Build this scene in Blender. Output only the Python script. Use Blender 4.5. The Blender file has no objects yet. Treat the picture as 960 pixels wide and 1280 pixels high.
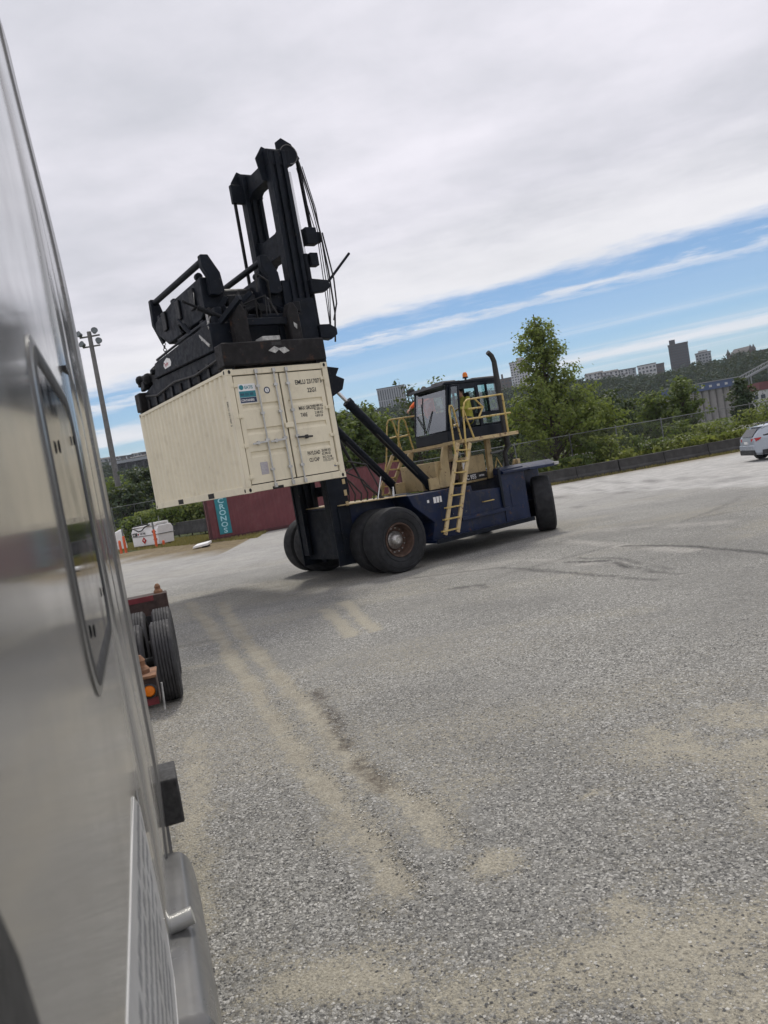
import bpy, bmesh, math, random
import numpy as np
from mathutils import Vector, Matrix, Euler

PI = math.pi
R = math.radians
SC = bpy.context.scene
COL = SC.collection
rng = np.random.default_rng(7)
random.seed(7)

# ------------------------------------------------------------------ camera
F = 975.0                                   # focal length in pixels of a 960x1280 frame
PITCH, ROLL, EYE = R(-3.05), R(9.8), 2.45
_fw = np.array([0, math.cos(PITCH), math.sin(PITCH)])
_r0 = np.array([1.0, 0, 0])
_u0 = np.cross(_r0, _fw)
_rt = math.cos(ROLL) * _r0 - math.sin(ROLL) * _u0
_up = math.sin(ROLL) * _r0 + math.cos(ROLL) * _u0
cam_data = bpy.data.cameras.new('camera')
cam = bpy.data.objects.new('camera', cam_data)
COL.objects.link(cam)
m = Matrix.Identity(4)
for i in range(3):
    m[i][0], m[i][1], m[i][2] = _rt[i], _up[i], -_fw[i]
m[2][3] = EYE
cam.matrix_world = m
cam_data.sensor_width = 36
cam_data.sensor_fit = 'AUTO'
cam_data.lens = F / 1280 * 36
cam_data.clip_start = 0.02
cam_data.clip_end = 8000
SC.camera = cam
cam_data.dof.use_dof = True
cam_data.dof.focus_distance = 18.0
cam_data.dof.aperture_fstop = 6.5
SC.view_settings.view_transform = 'Standard'
SC.view_settings.look = 'None'
SC.view_settings.exposure = 0.42
SC.view_settings.gamma = 1.0

def at(px, py, Y):
    d = _rt * (px - 480) / F - _up * (py - 640) / F + _fw
    return np.array([0, 0, EYE]) + d / d[1] * Y

# ------------------------------------------------------------------ sun and sky
SUN_EL, SUN_AZ = 56.0, 8.0                  # azimuth clockwise from +Y
sun_data = bpy.data.lights.new('sun', 'SUN')
sun_data.energy = 1.5
sun_data.angle = R(10)
sun_data.color = (1.0, 0.95, 0.87)
sun = bpy.data.objects.new('sun', sun_data)
COL.objects.link(sun)
_s = Vector((math.sin(R(SUN_AZ)) * math.cos(R(SUN_EL)), math.cos(R(SUN_AZ)) * math.cos(R(SUN_EL)), math.sin(R(SUN_EL))))
sun.rotation_euler = _s.to_track_quat('Z', 'Y').to_euler()

world = bpy.data.worlds.new('World')
SC.world = world
world.use_nodes = True

class NT:
    def __init__(s, tree):
        s.t = tree
        s.n = tree.nodes
    def add(s, kind, **kw):
        nd = s.n.new(kind)
        ins = kw.pop('ins', {})
        for k, v in kw.items():
            setattr(nd, k, v)
        for k, v in ins.items():
            s.put(nd.inputs[k], v)
        return nd
    def put(s, sock, v):
        if isinstance(v, bpy.types.NodeSocket):
            s.t.links.new(v, sock)
        elif isinstance(v, bpy.types.Node):
            s.t.links.new(v.outputs[0], sock)
        else:
            sock.default_value = v
    def math(s, op, a, b=None, c=None, clamp=False):
        nd = s.n.new('ShaderNodeMath')
        nd.operation = op
        nd.use_clamp = clamp
        for i, v in enumerate((a, b, c)):
            if v is not None:
                s.put(nd.inputs[i], v)
        return nd.outputs[0]
    def step(s, v, lo, hi, a=0.0, b=1.0):
        nd = s.n.new('ShaderNodeMapRange')
        nd.interpolation_type = 'SMOOTHSTEP'
        for k, x in zip(range(5), (v, lo, hi, a, b)):
            s.put(nd.inputs[k], x)
        return nd.outputs[0]
    def mix(s, f, a, b, mode='MIX'):
        nd = s.n.new('ShaderNodeMix')
        nd.data_type = 'RGBA'
        nd.blend_type = mode
        s.put(nd.inputs[0], f)
        s.put(nd.inputs[6], a if not isinstance(a, tuple) else (*a[:3], 1))
        s.put(nd.inputs[7], b if not isinstance(b, tuple) else (*b[:3], 1))
        return nd.outputs[2]
    def noise(s, vec, scale, detail=4, rough=0.55, dim='3D'):
        nd = s.n.new('ShaderNodeTexNoise')
        nd.noise_dimensions = dim
        if vec is not None:
            s.put(nd.inputs['Vector'], vec)
        nd.inputs['Scale'].default_value = scale
        nd.inputs['Detail'].default_value = detail
        nd.inputs['Roughness'].default_value = rough
        return nd.outputs[0]

def build_world():
    w = NT(world.node_tree)
    bg = w.n['Background']
    sky = w.add('ShaderNodeTexSky', sky_type='NISHITA', sun_disc=False, sun_elevation=R(SUN_EL), sun_rotation=R(SUN_AZ),
                altitude=0, air_density=1.0, dust_density=0.1, ozone_density=3.0)
    tc = w.add('ShaderNodeTexCoord')
    sep = w.add('ShaderNodeSeparateXYZ', ins={0: tc.outputs['Generated']})
    x, y, z = sep.outputs
    zc = w.math('MAXIMUM', z, 0.012)
    px, py = w.math('DIVIDE', x, zc), w.math('DIVIDE', y, zc)
    # coordinates on the cloud deck: e runs across the edge of the deck, a along it
    e = w.math('ADD', py, w.math('MULTIPLY', px, 0.47))
    a = w.math('SUBTRACT', px, w.math('MULTIPLY', py, 0.47))
    deck = w.add('ShaderNodeCombineXYZ', ins={0: px, 1: py, 2: 0.0})
    lane = w.add('ShaderNodeCombineXYZ', ins={0: w.math('MULTIPLY', a, 0.16), 1: e, 2: 0.0})
    n1 = w.noise(deck.outputs[0], 1.7, 9, 0.66)
    n2 = w.noise(lane.outputs[0], 1.7, 6, 0.6)
    n3 = w.noise(lane.outputs[0], 0.45, 5, 0.55)
    n4 = w.noise(deck.outputs[0], 0.55, 4, 0.5)
    wob = w.math('ADD', e, w.math('MULTIPLY', w.math('SUBTRACT', n2, 0.5), 1.0))
    wob = w.math('ADD', wob, w.math('MULTIPLY', w.math('SUBTRACT', n1, 0.5), 1.5))
    body = w.step(wob, 4.85, 5.75, 1.0, 0.0)
    d1 = w.math('ABSOLUTE', w.math('SUBTRACT', wob, 6.2))
    streak = w.math('MULTIPLY', w.step(d1, 0.0, 0.42, 1.0, 0.0), w.step(n1, 0.3, 0.6, 0.2, 0.8))
    far = w.math('MULTIPLY', w.step(n3, 0.5, 0.68, 0.0, 0.5), w.step(e, 6.9, 8.5))
    bank_l = w.math('MULTIPLY', w.step(w.math('ABSOLUTE', w.math('SUBTRACT', wob, 8.6)), 0.4, 1.4, 0.9, 0.0), w.step(px, -3.2, -1.2, 1.0, 0.0))
    bank_r = w.math('MULTIPLY', w.step(w.math('ABSOLUTE', w.math('SUBTRACT', wob, 11.8)), 0.2, 1.5, 0.8, 0.0), w.step(px, 1.0, 3.0, 0.0, 1.0))
    thin = w.math('MULTIPLY', w.step(n3, 0.35, 0.7, 0.0, 0.16), w.step(e, 5.2, 7.5))
    cl = w.math('MAXIMUM', body, streak)
    for k in (far, bank_l, bank_r, thin):
        cl = w.math('MAXIMUM', cl, k)
    # the underside of the deck: soft grey folds, brighter where it thins
    tone = w.math('ADD', w.math('MULTIPLY', n4, 0.75), w.math('MULTIPLY', n2, 0.12))
    tone = w.math('ADD', tone, w.math('MULTIPLY', n1, 0.28))
    tone = w.step(tone, 0.38, 0.78)
    ccol = w.mix(tone, (4.45, 4.55, 5.0), (7.1, 6.9, 7.5))
    edge = w.step(wob, 3.2, 5.0, 0.0, 0.75)
    ccol = w.mix(edge, ccol, (6.65, 6.65, 6.85))
    hz = w.step(z, 0.0, 0.13, 0.5, 0.0)
    base = w.mix(1.0, sky.outputs[0], (0.58, 0.635, 0.69), 'MULTIPLY')
    base = w.mix(hz, base, (2.6, 3.5, 4.4))
    colr = w.mix(cl, base, ccol)
    w.put(bg.inputs['Color'], colr)
    bg.inputs['Strength'].default_value = 0.1
build_world()

# ------------------------------------------------------------------ helpers
def vnoise(x, y, seed=0):
    xi, yi = np.floor(x).astype(np.int64), np.floor(y).astype(np.int64)
    fx, fy = x - xi, y - yi
    fx, fy = fx * fx * (3 - 2 * fx), fy * fy * (3 - 2 * fy)
    def h(i, j):
        v = (i * 374761393 + j * 668265263 + seed * 144665) & 0x7fffffff
        v = ((v ^ (v >> 13)) * 1274126177) & 0x7fffffff
        return ((v ^ (v >> 16)) & 0xffff) / 65535.0
    return (h(xi, yi) * (1 - fx) + h(xi + 1, yi) * fx) * (1 - fy) + (h(xi, yi + 1) * (1 - fx) + h(xi + 1, yi + 1) * fx) * fy

def fbm(x, y, octv=4, seed=0):
    s, a, t = 0, 1.0, 0
    for o in range(octv):
        s = s + a * vnoise(x * 2 ** o, y * 2 ** o, seed + o)
        t += a
        a *= 0.5
    return s / t

def smooth(v, lo, hi):
    t = np.clip((v - lo) / (hi - lo), 0, 1)
    return t * t * (3 - 2 * t)

def basis(d):
    d = Vector(d).normalized()
    u = d.orthogonal().normalized()
    return d, u, d.cross(u)

class MB:
    def __init__(s):
        s.v, s.f = [], []
    def add(s, vs, fs):
        o = len(s.v)
        s.v += [tuple(p) for p in vs]
        s.f += [tuple(o + i for i in f) for f in fs]
        return s
    def box(s, x0, x1, y0, y1, z0, z1):
        x0, x1 = min(x0, x1), max(x0, x1); y0, y1 = min(y0, y1), max(y0, y1); z0, z1 = min(z0, z1), max(z0, z1)
        return s.add([(x0, y0, z0), (x1, y0, z0), (x1, y1, z0), (x0, y1, z0), (x0, y0, z1), (x1, y0, z1), (x1, y1, z1), (x0, y1, z1)],
                     [(3, 2, 1, 0), (4, 5, 6, 7), (0, 1, 5, 4), (1, 2, 6, 5), (2, 3, 7, 6), (3, 0, 4, 7)])
    def bar(s, p, q, w, h, up=(0, 0, 1)):
        p, q = Vector(p), Vector(q)
        d = (q - p).normalized()
        u = d.cross(Vector(up))
        if u.length < 1e-4:
            u = d.orthogonal()
        u.normalize()
        n = u.cross(d)
        vs = []
        for c in (p, q):
            for a, b in ((-1, -1), (1, -1), (1, 1), (-1, 1)):
                vs.append(c + u * (a * w / 2) + n * (b * h / 2))
        return s.add(vs, [(0, 1, 2, 3), (7, 6, 5, 4), (0, 4, 5, 1), (1, 5, 6, 2), (2, 6, 7, 3), (3, 7, 4, 0)])
    def tube(s, p, q, r1, r2=None, n=10):
        return s.pipe([p, q], [r1, r1 if r2 is None else r2], n)
    def pipe(s, pts, r, n=8, closed=True):
        pts = [Vector(p) for p in pts]
        rs = r if isinstance(r, (list, tuple)) else [r] * len(pts)
        vs, fs = [], []
        u = None
        for i, p in enumerate(pts):
            d = (pts[min(i + 1, len(pts) - 1)] - pts[max(i - 1, 0)]).normalized()
            if u is None:
                u = d.orthogonal().normalized()
            u = (u - d * u.dot(d))
            if u.length < 1e-5:
                u = d.orthogonal()
            u.normalize()
            w = d.cross(u)
            for k in range(n):
                t = 2 * PI * k / n
                vs.append(p + (u * math.cos(t) + w * math.sin(t)) * rs[i])
        for i in range(len(pts) - 1):
            for k in range(n):
                a, b = i * n + k, i * n + (k + 1) % n
                fs.append((a, b, b + n, a + n))
        if closed:
            fs.append(tuple(range(n - 1, -1, -1)))
            fs.append(tuple(range((len(pts) - 1) * n, len(pts) * n)))
        return s.add(vs, fs)
    def prism(s, poly, off):
        off = Vector(off)
        n = len(poly)
        a = [Vector(p) for p in poly]
        nrm = Vector((0, 0, 0))
        for i in range(n):
            nrm += (a[i] - a[0]).cross(a[(i + 1) % n] - a[0])
        if nrm.dot(off) > 0:
            a.reverse()
        vs = a + [p + off for p in a]
        fs = [tuple(range(n)), tuple(range(2 * n - 1, n - 1, -1))]
        for i in range(n):
            j = (i + 1) % n
            fs.append((j, i, n + i, n + j))
        return s.add(vs, fs)
    def lathe(s, prof, c, axis, n=32, close=False):
        d, u, w = basis(axis)
        c = Vector(c)
        vs, fs = [], []
        m = len(prof)
        for k in range(n):
            t = 2 * PI * k / n
            e = u * math.cos(t) + w * math.sin(t)
            for r, h in prof:
                vs.append(c + e * r + d * h)
        for k in range(n):
            b = ((k + 1) % n) * m
            for i in range(m - 1 if not close else m):
                j = (i + 1) % m
                fs.append((k * m + i, b + i, b + j, k * m + j))
        return s.add(vs, fs)
    def ball(s, c, r, n=10, squash=(1, 1, 1)):
        prof = []
        m = max(4, n // 2 + 1)
        vs, fs = [], []
        for i in range(m + 1):
            th = PI * i / m
            for k in range(n):
                ph = 2 * PI * k / n
                vs.append((c[0] + r * squash[0] * math.sin(th) * math.cos(ph), c[1] + r * squash[1] * math.sin(th) * math.sin(ph), c[2] + r * squash[2] * math.cos(th)))
        for i in range(m):
            for k in range(n):
                a, b = i * n + k, i * n + (k + 1) % n
                fs.append((a, a + n, b + n, b))
        return s.add(vs, fs)
    def capsule(s, p, q, r1, r2, n=14):
        p, q = Vector(p), Vector(q)
        L = (q - p).length
        prof = [(max(1e-4, r1 * math.sin(t)), -r1 * math.cos(t)) for t in np.linspace(0.02, PI / 2, 5)]
        prof += [(max(1e-4, r2 * math.cos(t)), L + r2 * math.sin(t)) for t in np.linspace(0, PI / 2 - 0.02, 5)]
        s.lathe(prof, p, q - p, n)
        o = len(s.v) - n * 10
        s.f.append(tuple(o + k * 10 for k in range(n - 1, -1, -1)))
        s.f.append(tuple(o + k * 10 + 9 for k in range(n)))
        return s
    def mesh(s, name, smooth_ang=35):
        me = bpy.data.meshes.new(name)
        me.from_pydata(s.v, [], s.f)
        me.update()
        if smooth_ang:
            me.polygons.foreach_set('use_smooth', [True] * len(me.polygons))
            me.set_sharp_from_angle(angle=R(smooth_ang))
        return me
    def build(s, name, mat, parent=None, bevel=0, smooth_ang=35):
        o = bpy.data.objects.new(name, s.mesh(name, smooth_ang))
        o.data.materials.append(mat)
        COL.objects.link(o)
        o.parent = parent
        if bevel:
            b = o.modifiers.new('bevel', 'BEVEL')
            b.width = bevel
            b.segments = 2
            b.limit_method = 'ANGLE'
            b.angle_limit = R(40)
        return o

def np_mesh(name, verts, faces, mat, parent=None, smooth_=False):
    """verts (n,3), faces (m,k) arrays -> one object"""
    me = bpy.data.meshes.new(name)
    verts = np.asarray(verts, np.float32)
    faces = np.asarray(faces, np.int32)
    k = faces.shape[1]
    me.vertices.add(len(verts))
    me.vertices.foreach_set('co', verts.ravel())
    me.loops.add(faces.size)
    me.loops.foreach_set('vertex_index', faces.ravel())
    me.polygons.add(len(faces))
    me.polygons.foreach_set('loop_start', np.arange(0, faces.size, k, dtype=np.int32))
    me.polygons.foreach_set('use_smooth', np.full(len(faces), smooth_))
    me.update(calc_edges=True)
    me.materials.append(mat)
    o = bpy.data.objects.new(name, me)
    COL.objects.link(o)
    o.parent = parent
    return o

def tag(o, label=None, cat=None, group=None, kind=None):
    if label: o['label'] = label
    if cat: o['category'] = cat
    if group: o['group'] = group
    if kind: o['kind'] = kind
    return o

def empty(name, loc, rz=0.0):
    o = bpy.data.objects.new(name, None)
    o.location = loc
    o.rotation_euler = (0, 0, rz)
    o.empty_display_size = 0.3
    COL.objects.link(o)
    return o

def again(o, name, parent=None):
    c = o.copy()
    c.name = name
    COL.objects.link(c)
    if parent is not None:
        c.parent = parent
    return c

def copy_tree(o, parent=None):
    c = o.copy()
    COL.objects.link(c)
    if parent is not None:
        c.parent = parent
    for ch in [k for k in COL.objects if k.parent == o]:
        copy_tree(ch, c)
    return c

def text(s, size, mat, parent, org, right, up, name='lettering', align='LEFT', sx=1.0, thick=0.0, bold=0.025):
    cu = bpy.data.curves.new('t', 'FONT')
    cu.body = s
    cu.size = size
    cu.align_x = align
    cu.extrude = thick
    cu.offset = size * bold
    cu.resolution_u = 3
    tmp = bpy.data.objects.new('t', cu)
    COL.objects.link(tmp)
    dg = bpy.context.evaluated_depsgraph_get()
    me = bpy.data.meshes.new_from_object(tmp.evaluated_get(dg))
    bpy.data.objects.remove(tmp)
    me.name = name
    right, up = Vector(right).normalized(), Vector(up).normalized()
    nrm = right.cross(up)
    org = Vector(org)
    for v in me.vertices:
        v.co = org + right * (v.co.x * sx) + up * v.co.y + nrm * v.co.z
    me.materials.clear()
    me.materials.append(mat)
    o = bpy.data.objects.new(name, me)
    COL.objects.link(o)
    o.parent = parent
    return o

# ------------------------------------------------------------------ materials
def pm(name, col, rough=0.6, metal=0.0, var=0.12, vscale=3.0, dirt=None, bump=0.0, bscale=40.0, rust=None, streak=0.0, spec=0.5, coat=0.0):
    ma = bpy.data.materials.new(name)
    ma.use_nodes = True
    t = NT(ma.node_tree)
    p = t.n['Principled BSDF']
    tc = t.add('ShaderNodeTexCoord')
    ob = tc.outputs['Object']
    n = t.noise(ob, vscale, 6, 0.62)
    c = t.mix(t.step(n, 0.25, 0.75), tuple(x * (1 - var) for x in col), tuple(min(1, x * (1 + var)) for x in col))
    if streak:
        mp = t.add('ShaderNodeMapping', ins={0: ob})
        mp.inputs['Scale'].default_value = (6, 6, 0.5)
        c = t.mix(t.step(t.noise(mp.outputs[0], 1.5, 5, 0.6), 0.52, 0.72, 0, streak), c, tuple(x * 0.55 for x in col))
    if dirt:
        dc, amt, ds = dirt
        c = t.mix(t.step(t.noise(ob, ds, 8, 0.68), 0.5, 0.74, 0, amt), c, dc)
    if rust:
        rc, amt, rs = rust
        c = t.mix(t.step(t.noise(ob, rs, 9, 0.7), 0.62 - amt * 0.2, 0.70 - amt * 0.15, 0, 1), c, rc)
    t.put(p.inputs['Base Color'], c)
    rr = t.step(t.noise(ob, vscale * 2.3, 5, 0.6), 0.3, 0.7, max(0.03, rough - 0.08), min(1, rough + 0.1))
    t.put(p.inputs['Roughness'], rr)
    p.inputs['Metallic'].default_value = metal
    p.inputs['Specular IOR Level'].default_value = spec
    p.inputs['Coat Weight'].default_value = coat
    p.inputs['Coat Roughness'].default_value = 0.08
    if bump:
        b = t.add('ShaderNodeBump', ins={'Height': t.noise(ob, bscale, 6, 0.65), 'Strength': bump})
        b.inputs['Distance'].default_value = 0.02
        t.put(p.inputs['Normal'], b)
    return ma

def glass_mat(name, tint, gloss=(0.9, 0.95, 1.0), base=0.06):
    ma = bpy.data.materials.new(name)
    ma.use_nodes = True
    t = NT(ma.node_tree)
    out = t.n['Material Output']
    t.n.remove(t.n['Principled BSDF'])
    tr = t.add('ShaderNodeBsdfTransparent', ins={0: (*tint, 1)})
    gl = t.add('ShaderNodeBsdfGlossy', ins={0: (*gloss, 1), 'Roughness': 0.03})
    lw = t.add('ShaderNodeLayerWeight', ins={0: 0.35})
    f = t.math('ADD', t.math('MULTIPLY', lw.outputs['Fresnel'], 0.8), base, clamp=True)
    mx = t.add('ShaderNodeMixShader', ins={0: f, 1: tr.outputs[0], 2: gl.outputs[0]})
    t.put(out.inputs[0], mx.outputs[0])
    return ma

def leaf_mat(name, c1, c2, trans=0.35, spec=0.3):
    ma = bpy.data.materials.new(name)
    ma.use_nodes = True
    t = NT(ma.node_tree)
    out = t.n['Material Output']
    p = t.n['Principled BSDF']
    g = t.add('ShaderNodeNewGeometry')
    tc = t.add('ShaderNodeTexCoord')
    n = t.noise(tc.outputs['Object'], 0.9, 3, 0.5)
    f = t.math('ADD', t.math('MULTIPLY', g.outputs['Random Per Island'], 0.65), t.math('MULTIPLY', t.step(n, 0.3, 0.7), 0.35))
    c = t.mix(f, c1, c2)
    t.put(p.inputs['Base Color'], c)
    p.inputs['Roughness'].default_value = 0.55
    p.inputs['Specular IOR Level'].default_value = spec
    tl = t.add('ShaderNodeBsdfTranslucent', ins={0: t.mix(0.5, c, (0.30, 0.36, 0.05))})
    mx = t.add('ShaderNodeMixShader', ins={0: trans, 1: p.outputs[0], 2: tl.outputs[0]})
    t.put(out.inputs[0], mx.outputs[0])
    return ma

M = {}
M['cream'] = pm('cream_paint', (0.75, 0.685, 0.515), 0.45, var=0.05, vscale=1.2, dirt=((0.46, 0.40, 0.29), 0.4, 2.6), streak=0.22, rust=((0.22, 0.11, 0.055), -0.12, 5), bump=0.05, bscale=12)
M['cream_dark'] = pm('gasket_black', (0.012, 0.012, 0.012), 0.8)
M['galv'] = pm('galvanised_steel', (0.50, 0.50, 0.48), 0.42, 0.7, var=0.15, vscale=9)
M['ink'] = pm('stencil_ink', (0.03, 0.03, 0.03), 0.7, var=0.5, vscale=30)
M['white'] = pm('white_paint', (0.78, 0.78, 0.77), 0.45, var=0.05, dirt=((0.45, 0.43, 0.38), 0.4, 3))
M['teal'] = pm('teal_print', (0.02, 0.20, 0.24), 0.5)
M['navy'] = pm('navy_print', (0.02, 0.035, 0.08), 0.5)
M['blue'] = pm('blue_machine_paint', (0.004, 0.0125, 0.045), 0.42, var=0.3, vscale=2, dirt=((0.05, 0.046, 0.04), 0.65, 5.5), spec=0.35, streak=0.5, rust=((0.075, 0.035, 0.02), 0.12, 4), bump=0.04)
M['black'] = pm('black_mast_steel', (0.0055, 0.0085, 0.0145), 0.55, 0.0, var=0.35, vscale=3, dirt=((0.035, 0.034, 0.032), 0.3, 4), spec=0.16, rust=((0.075, 0.065, 0.06), 0.02, 9), bump=0.12, bscale=25)
M['grease'] = pm('greasy_black_steel', (0.005, 0.006, 0.008), 0.48, 0.0, spec=0.2, var=0.4, vscale=6, bump=0.3, bscale=30)
M['brownblack'] = pm('worn_black_beam', (0.013, 0.012, 0.0125), 0.6, spec=0.2, var=0.35, vscale=5, rust=((0.055, 0.028, 0.018), 0.2, 3.2), dirt=((0.05, 0.048, 0.046), 0.4, 6), bump=0.2)
M['chip'] = pm('scraped_paint', (0.42, 0.42, 0.40), 0.6, var=0.4, vscale=14)
M['chrome'] = pm('chrome_rod', (0.62, 0.62, 0.62), 0.18, 1.0, var=0.05)
M['tan'] = pm('tan_machine_paint', (0.50, 0.385, 0.20), 0.5, var=0.12, vscale=3, dirt=((0.22, 0.16, 0.09), 0.5, 4), rust=((0.13, 0.06, 0.03), 0.28, 6), streak=0.45, bump=0.1)
M['yellow'] = pm('yellow_rail_paint', (0.52, 0.39, 0.13), 0.5, var=0.18, vscale=6, rust=((0.15, 0.07, 0.03), 0.38, 11), streak=0.3, bump=0.12)
M['tyre'] = pm('worn_tyre_rubber', (0.020, 0.021, 0.023), 0.75, var=0.35, vscale=5, dirt=((0.06, 0.058, 0.054), 0.4, 3.5), bump=0.3, bscale=22, spec=0.3)
M['truck_tyre'] = pm('trailer_tyre_rubber', (0.034, 0.034, 0.036), 0.7, var=0.25, vscale=9, dirt=((0.11, 0.105, 0.10), 0.4, 6), bump=0.15, spec=0.35)
M['rim'] = pm('rusty_rim', (0.085, 0.05, 0.036), 0.65, 0.2, var=0.4, vscale=8, dirt=((0.17, 0.13, 0.095), 0.5, 6), bump=0.2)
M['hub'] = pm('bare_hub_steel', (0.45, 0.44, 0.42), 0.35, 0.8, var=0.4, vscale=20)
M['cab'] = pm('dark_cab_paint', (0.008, 0.012, 0.020), 0.4, var=0.25, dirt=((0.03, 0.03, 0.031), 0.3, 5), spec=0.2)
M['seat'] = pm('black_vinyl', (0.02, 0.02, 0.022), 0.55)
M['glass'] = glass_mat('cab_glass', (0.62, 0.78, 0.76), base=0.10)
M['dustglass'] = glass_mat('windscreen_glass', (0.66, 0.70, 0.70), base=0.15)
M['maroon'] = pm('maroon_container_paint', (0.14, 0.034, 0.04), 0.5, var=0.15, vscale=0.8, dirt=((0.18, 0.09, 0.08), 0.35, 1.6), streak=0.2)
M['maroon_dark'] = pm('maroon_frame_paint', (0.07, 0.02, 0.022), 0.6, var=0.2)
M['cyan'] = pm('pale_blue_letter', (0.36, 0.62, 0.68), 0.5)
M['silver'] = pm('silver_truck_paint', (0.30, 0.298, 0.287), 0.20, 0.5, var=0.03, vscale=0.7, dirt=((0.24, 0.22, 0.19), 0.10, 1.2), coat=0.55, bump=0.03, bscale=1.6)
M['silver_panel'] = pm('grey_tank_paint', (0.15, 0.15, 0.147), 0.34, 0.3, var=0.15, vscale=2, dirt=((0.22, 0.20, 0.17), 0.4, 4), coat=0.2)
M['rubber'] = pm('black_rubber', (0.018, 0.018, 0.019), 0.6, var=0.2)
M['redframe'] = pm('red_chassis_paint', (0.17, 0.022, 0.028), 0.5, var=0.3, vscale=4, dirt=((0.05, 0.035, 0.03), 0.7, 4), rust=((0.14, 0.06, 0.03), 0.3, 6), bump=0.1)
M['rust'] = pm('rusty_plate', (0.21, 0.105, 0.055), 0.8, var=0.4, vscale=10, dirt=((0.33, 0.20, 0.10), 0.6, 8), bump=0.25)
M['darkrust'] = pm('dark_rusty_steel', (0.045, 0.026, 0.022), 0.75, var=0.4, vscale=8, dirt=((0.10, 0.055, 0.035), 0.5, 7), bump=0.2)
M['amber'] = pm('amber_lens', (0.75, 0.19, 0.01), 0.3, var=0.05)
M['redlens'] = pm('red_lens', (0.42, 0.012, 0.015), 0.2, var=0.05)
M['orange'] = pm('orange_post_paint', (0.72, 0.13, 0.045), 0.55, var=0.15, dirt=((0.45, 0.22, 0.15), 0.4, 6))
M['concrete'] = pm('dark_old_concrete', (0.055, 0.054, 0.052), 0.92, var=0.35, vscale=2.0, dirt=((0.028, 0.028, 0.026), 0.7, 1.5), bump=0.4, bscale=14, streak=0.3)
M['carpaint'] = pm('white_car_paint', (0.35, 0.39, 0.44), 0.2, 0.0, var=0.02, coat=0.8)
M['cladding'] = pm('black_car_plastic', (0.022, 0.023, 0.026), 0.5)
M['carglass'] = pm('dark_car_glass', (0.012, 0.015, 0.018), 0.06, spec=0.45, var=0.0)
M['alloy'] = pm('alloy_wheel', (0.50, 0.50, 0.52), 0.3, 0.8)
M['wire'] = pm('galvanised_wire', (0.20, 0.21, 0.21), 0.5, 0.5)
M['pole'] = pm('weathered_pole', (0.16, 0.155, 0.15), 0.7, var=0.2)
M['lamp'] = pm('floodlight_housing', (0.11, 0.12, 0.125), 0.45, 0.3)
M['lens'] = pm('floodlight_lens', (0.10, 0.12, 0.125), 0.2)
M['bark'] = pm('tree_bark', (0.085, 0.07, 0.055), 0.9, var=0.3, vscale=5, bump=0.4)
M['skin'] = pm('skin', (0.46, 0.26, 0.18), 0.5, var=0.08)
M['hair'] = pm('dark_hair', (0.012, 0.010, 0.010), 0.5)
M['hivis'] = pm('yellow_hivis_cloth', (0.34, 0.34, 0.05), 0.8, var=0.15, vscale=8)
M['hiorange'] = pm('orange_hivis_cloth', (0.80, 0.15, 0.03), 0.8, var=0.12, vscale=8)
M['denim'] = pm('dark_denim', (0.03, 0.04, 0.065), 0.85, var=0.2)
M['bld_white'] = pm('pale_render', (0.50, 0.51, 0.52), 0.85, var=0.08, vscale=0.1)
M['bld_grey'] = pm('grey_render', (0.30, 0.32, 0.34), 0.85, var=0.12, vscale=0.1)
M['bld_dark'] = pm('dark_cladding', (0.060, 0.060, 0.068), 0.8, var=0.15, vscale=0.1)
M['bld_brown'] = pm('brown_brick', (0.105, 0.085, 0.08), 0.9, var=0.2, vscale=0.2)
M['bld_win'] = pm('far_window', (0.055, 0.07, 0.085), 0.25, var=0.2, vscale=0.3)
M['roof'] = pm('dark_roof', (0.09, 0.085, 0.085), 0.85, var=0.2, vscale=0.3)
M['silo'] = pm('silo_concrete', (0.27, 0.26, 0.25), 0.9, var=0.15, vscale=0.15, streak=0.3)
M['silo_blue'] = pm('blue_cladding', (0.05, 0.085, 0.19), 0.6, var=0.1, vscale=0.2)
M['steel_far'] = pm('grey_conveyor_steel', (0.24, 0.25, 0.26), 0.7)
M['leaf_big'] = leaf_mat('poplar_leaf', (0.08, 0.13, 0.028), (0.24, 0.285, 0.075), 0.45)
M['leaf_mid'] = leaf_mat('alder_leaf', (0.046, 0.09, 0.026), (0.14, 0.185, 0.055), 0.45)
M['leaf_dark'] = leaf_mat('dark_leaf', (0.014, 0.034, 0.018), (0.046, 0.074, 0.034), 0.25)
M['leaf_pale'] = leaf_mat('pale_shrub_leaf', (0.10, 0.15, 0.033), (0.28, 0.31, 0.095), 0.45)
M['leaf_hill'] = leaf_mat('hill_leaf', (0.017, 0.036, 0.026), (0.034, 0.055, 0.034), 0.1, 0.05)
M['grass'] = leaf_mat('rough_grass', (0.095, 0.135, 0.028), (0.25, 0.26, 0.08), 0.45)
M['drygrass'] = leaf_mat('dry_grass', (0.16, 0.14, 0.05), (0.28, 0.23, 0.09), 0.2)
M['flower'] = leaf_mat('white_blossom', (0.45, 0.45, 0.38), (0.62, 0.62, 0.55), 0.2)

# ------------------------------------------------------------------ ground
def seg_dist(x, y, pts):
    best = np.full(x.shape, 1e9)
    for (ax, ay), (bx, by) in zip(pts[:-1], pts[1:]):
        dx, dy = bx - ax, by - ay
        t = np.clip(((x - ax) * dx + (y - ay) * dy) / (dx * dx + dy * dy), 0, 1)
        best = np.minimum(best, np.hypot(x - ax - t * dx, y - ay - t * dy))
    return best

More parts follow.
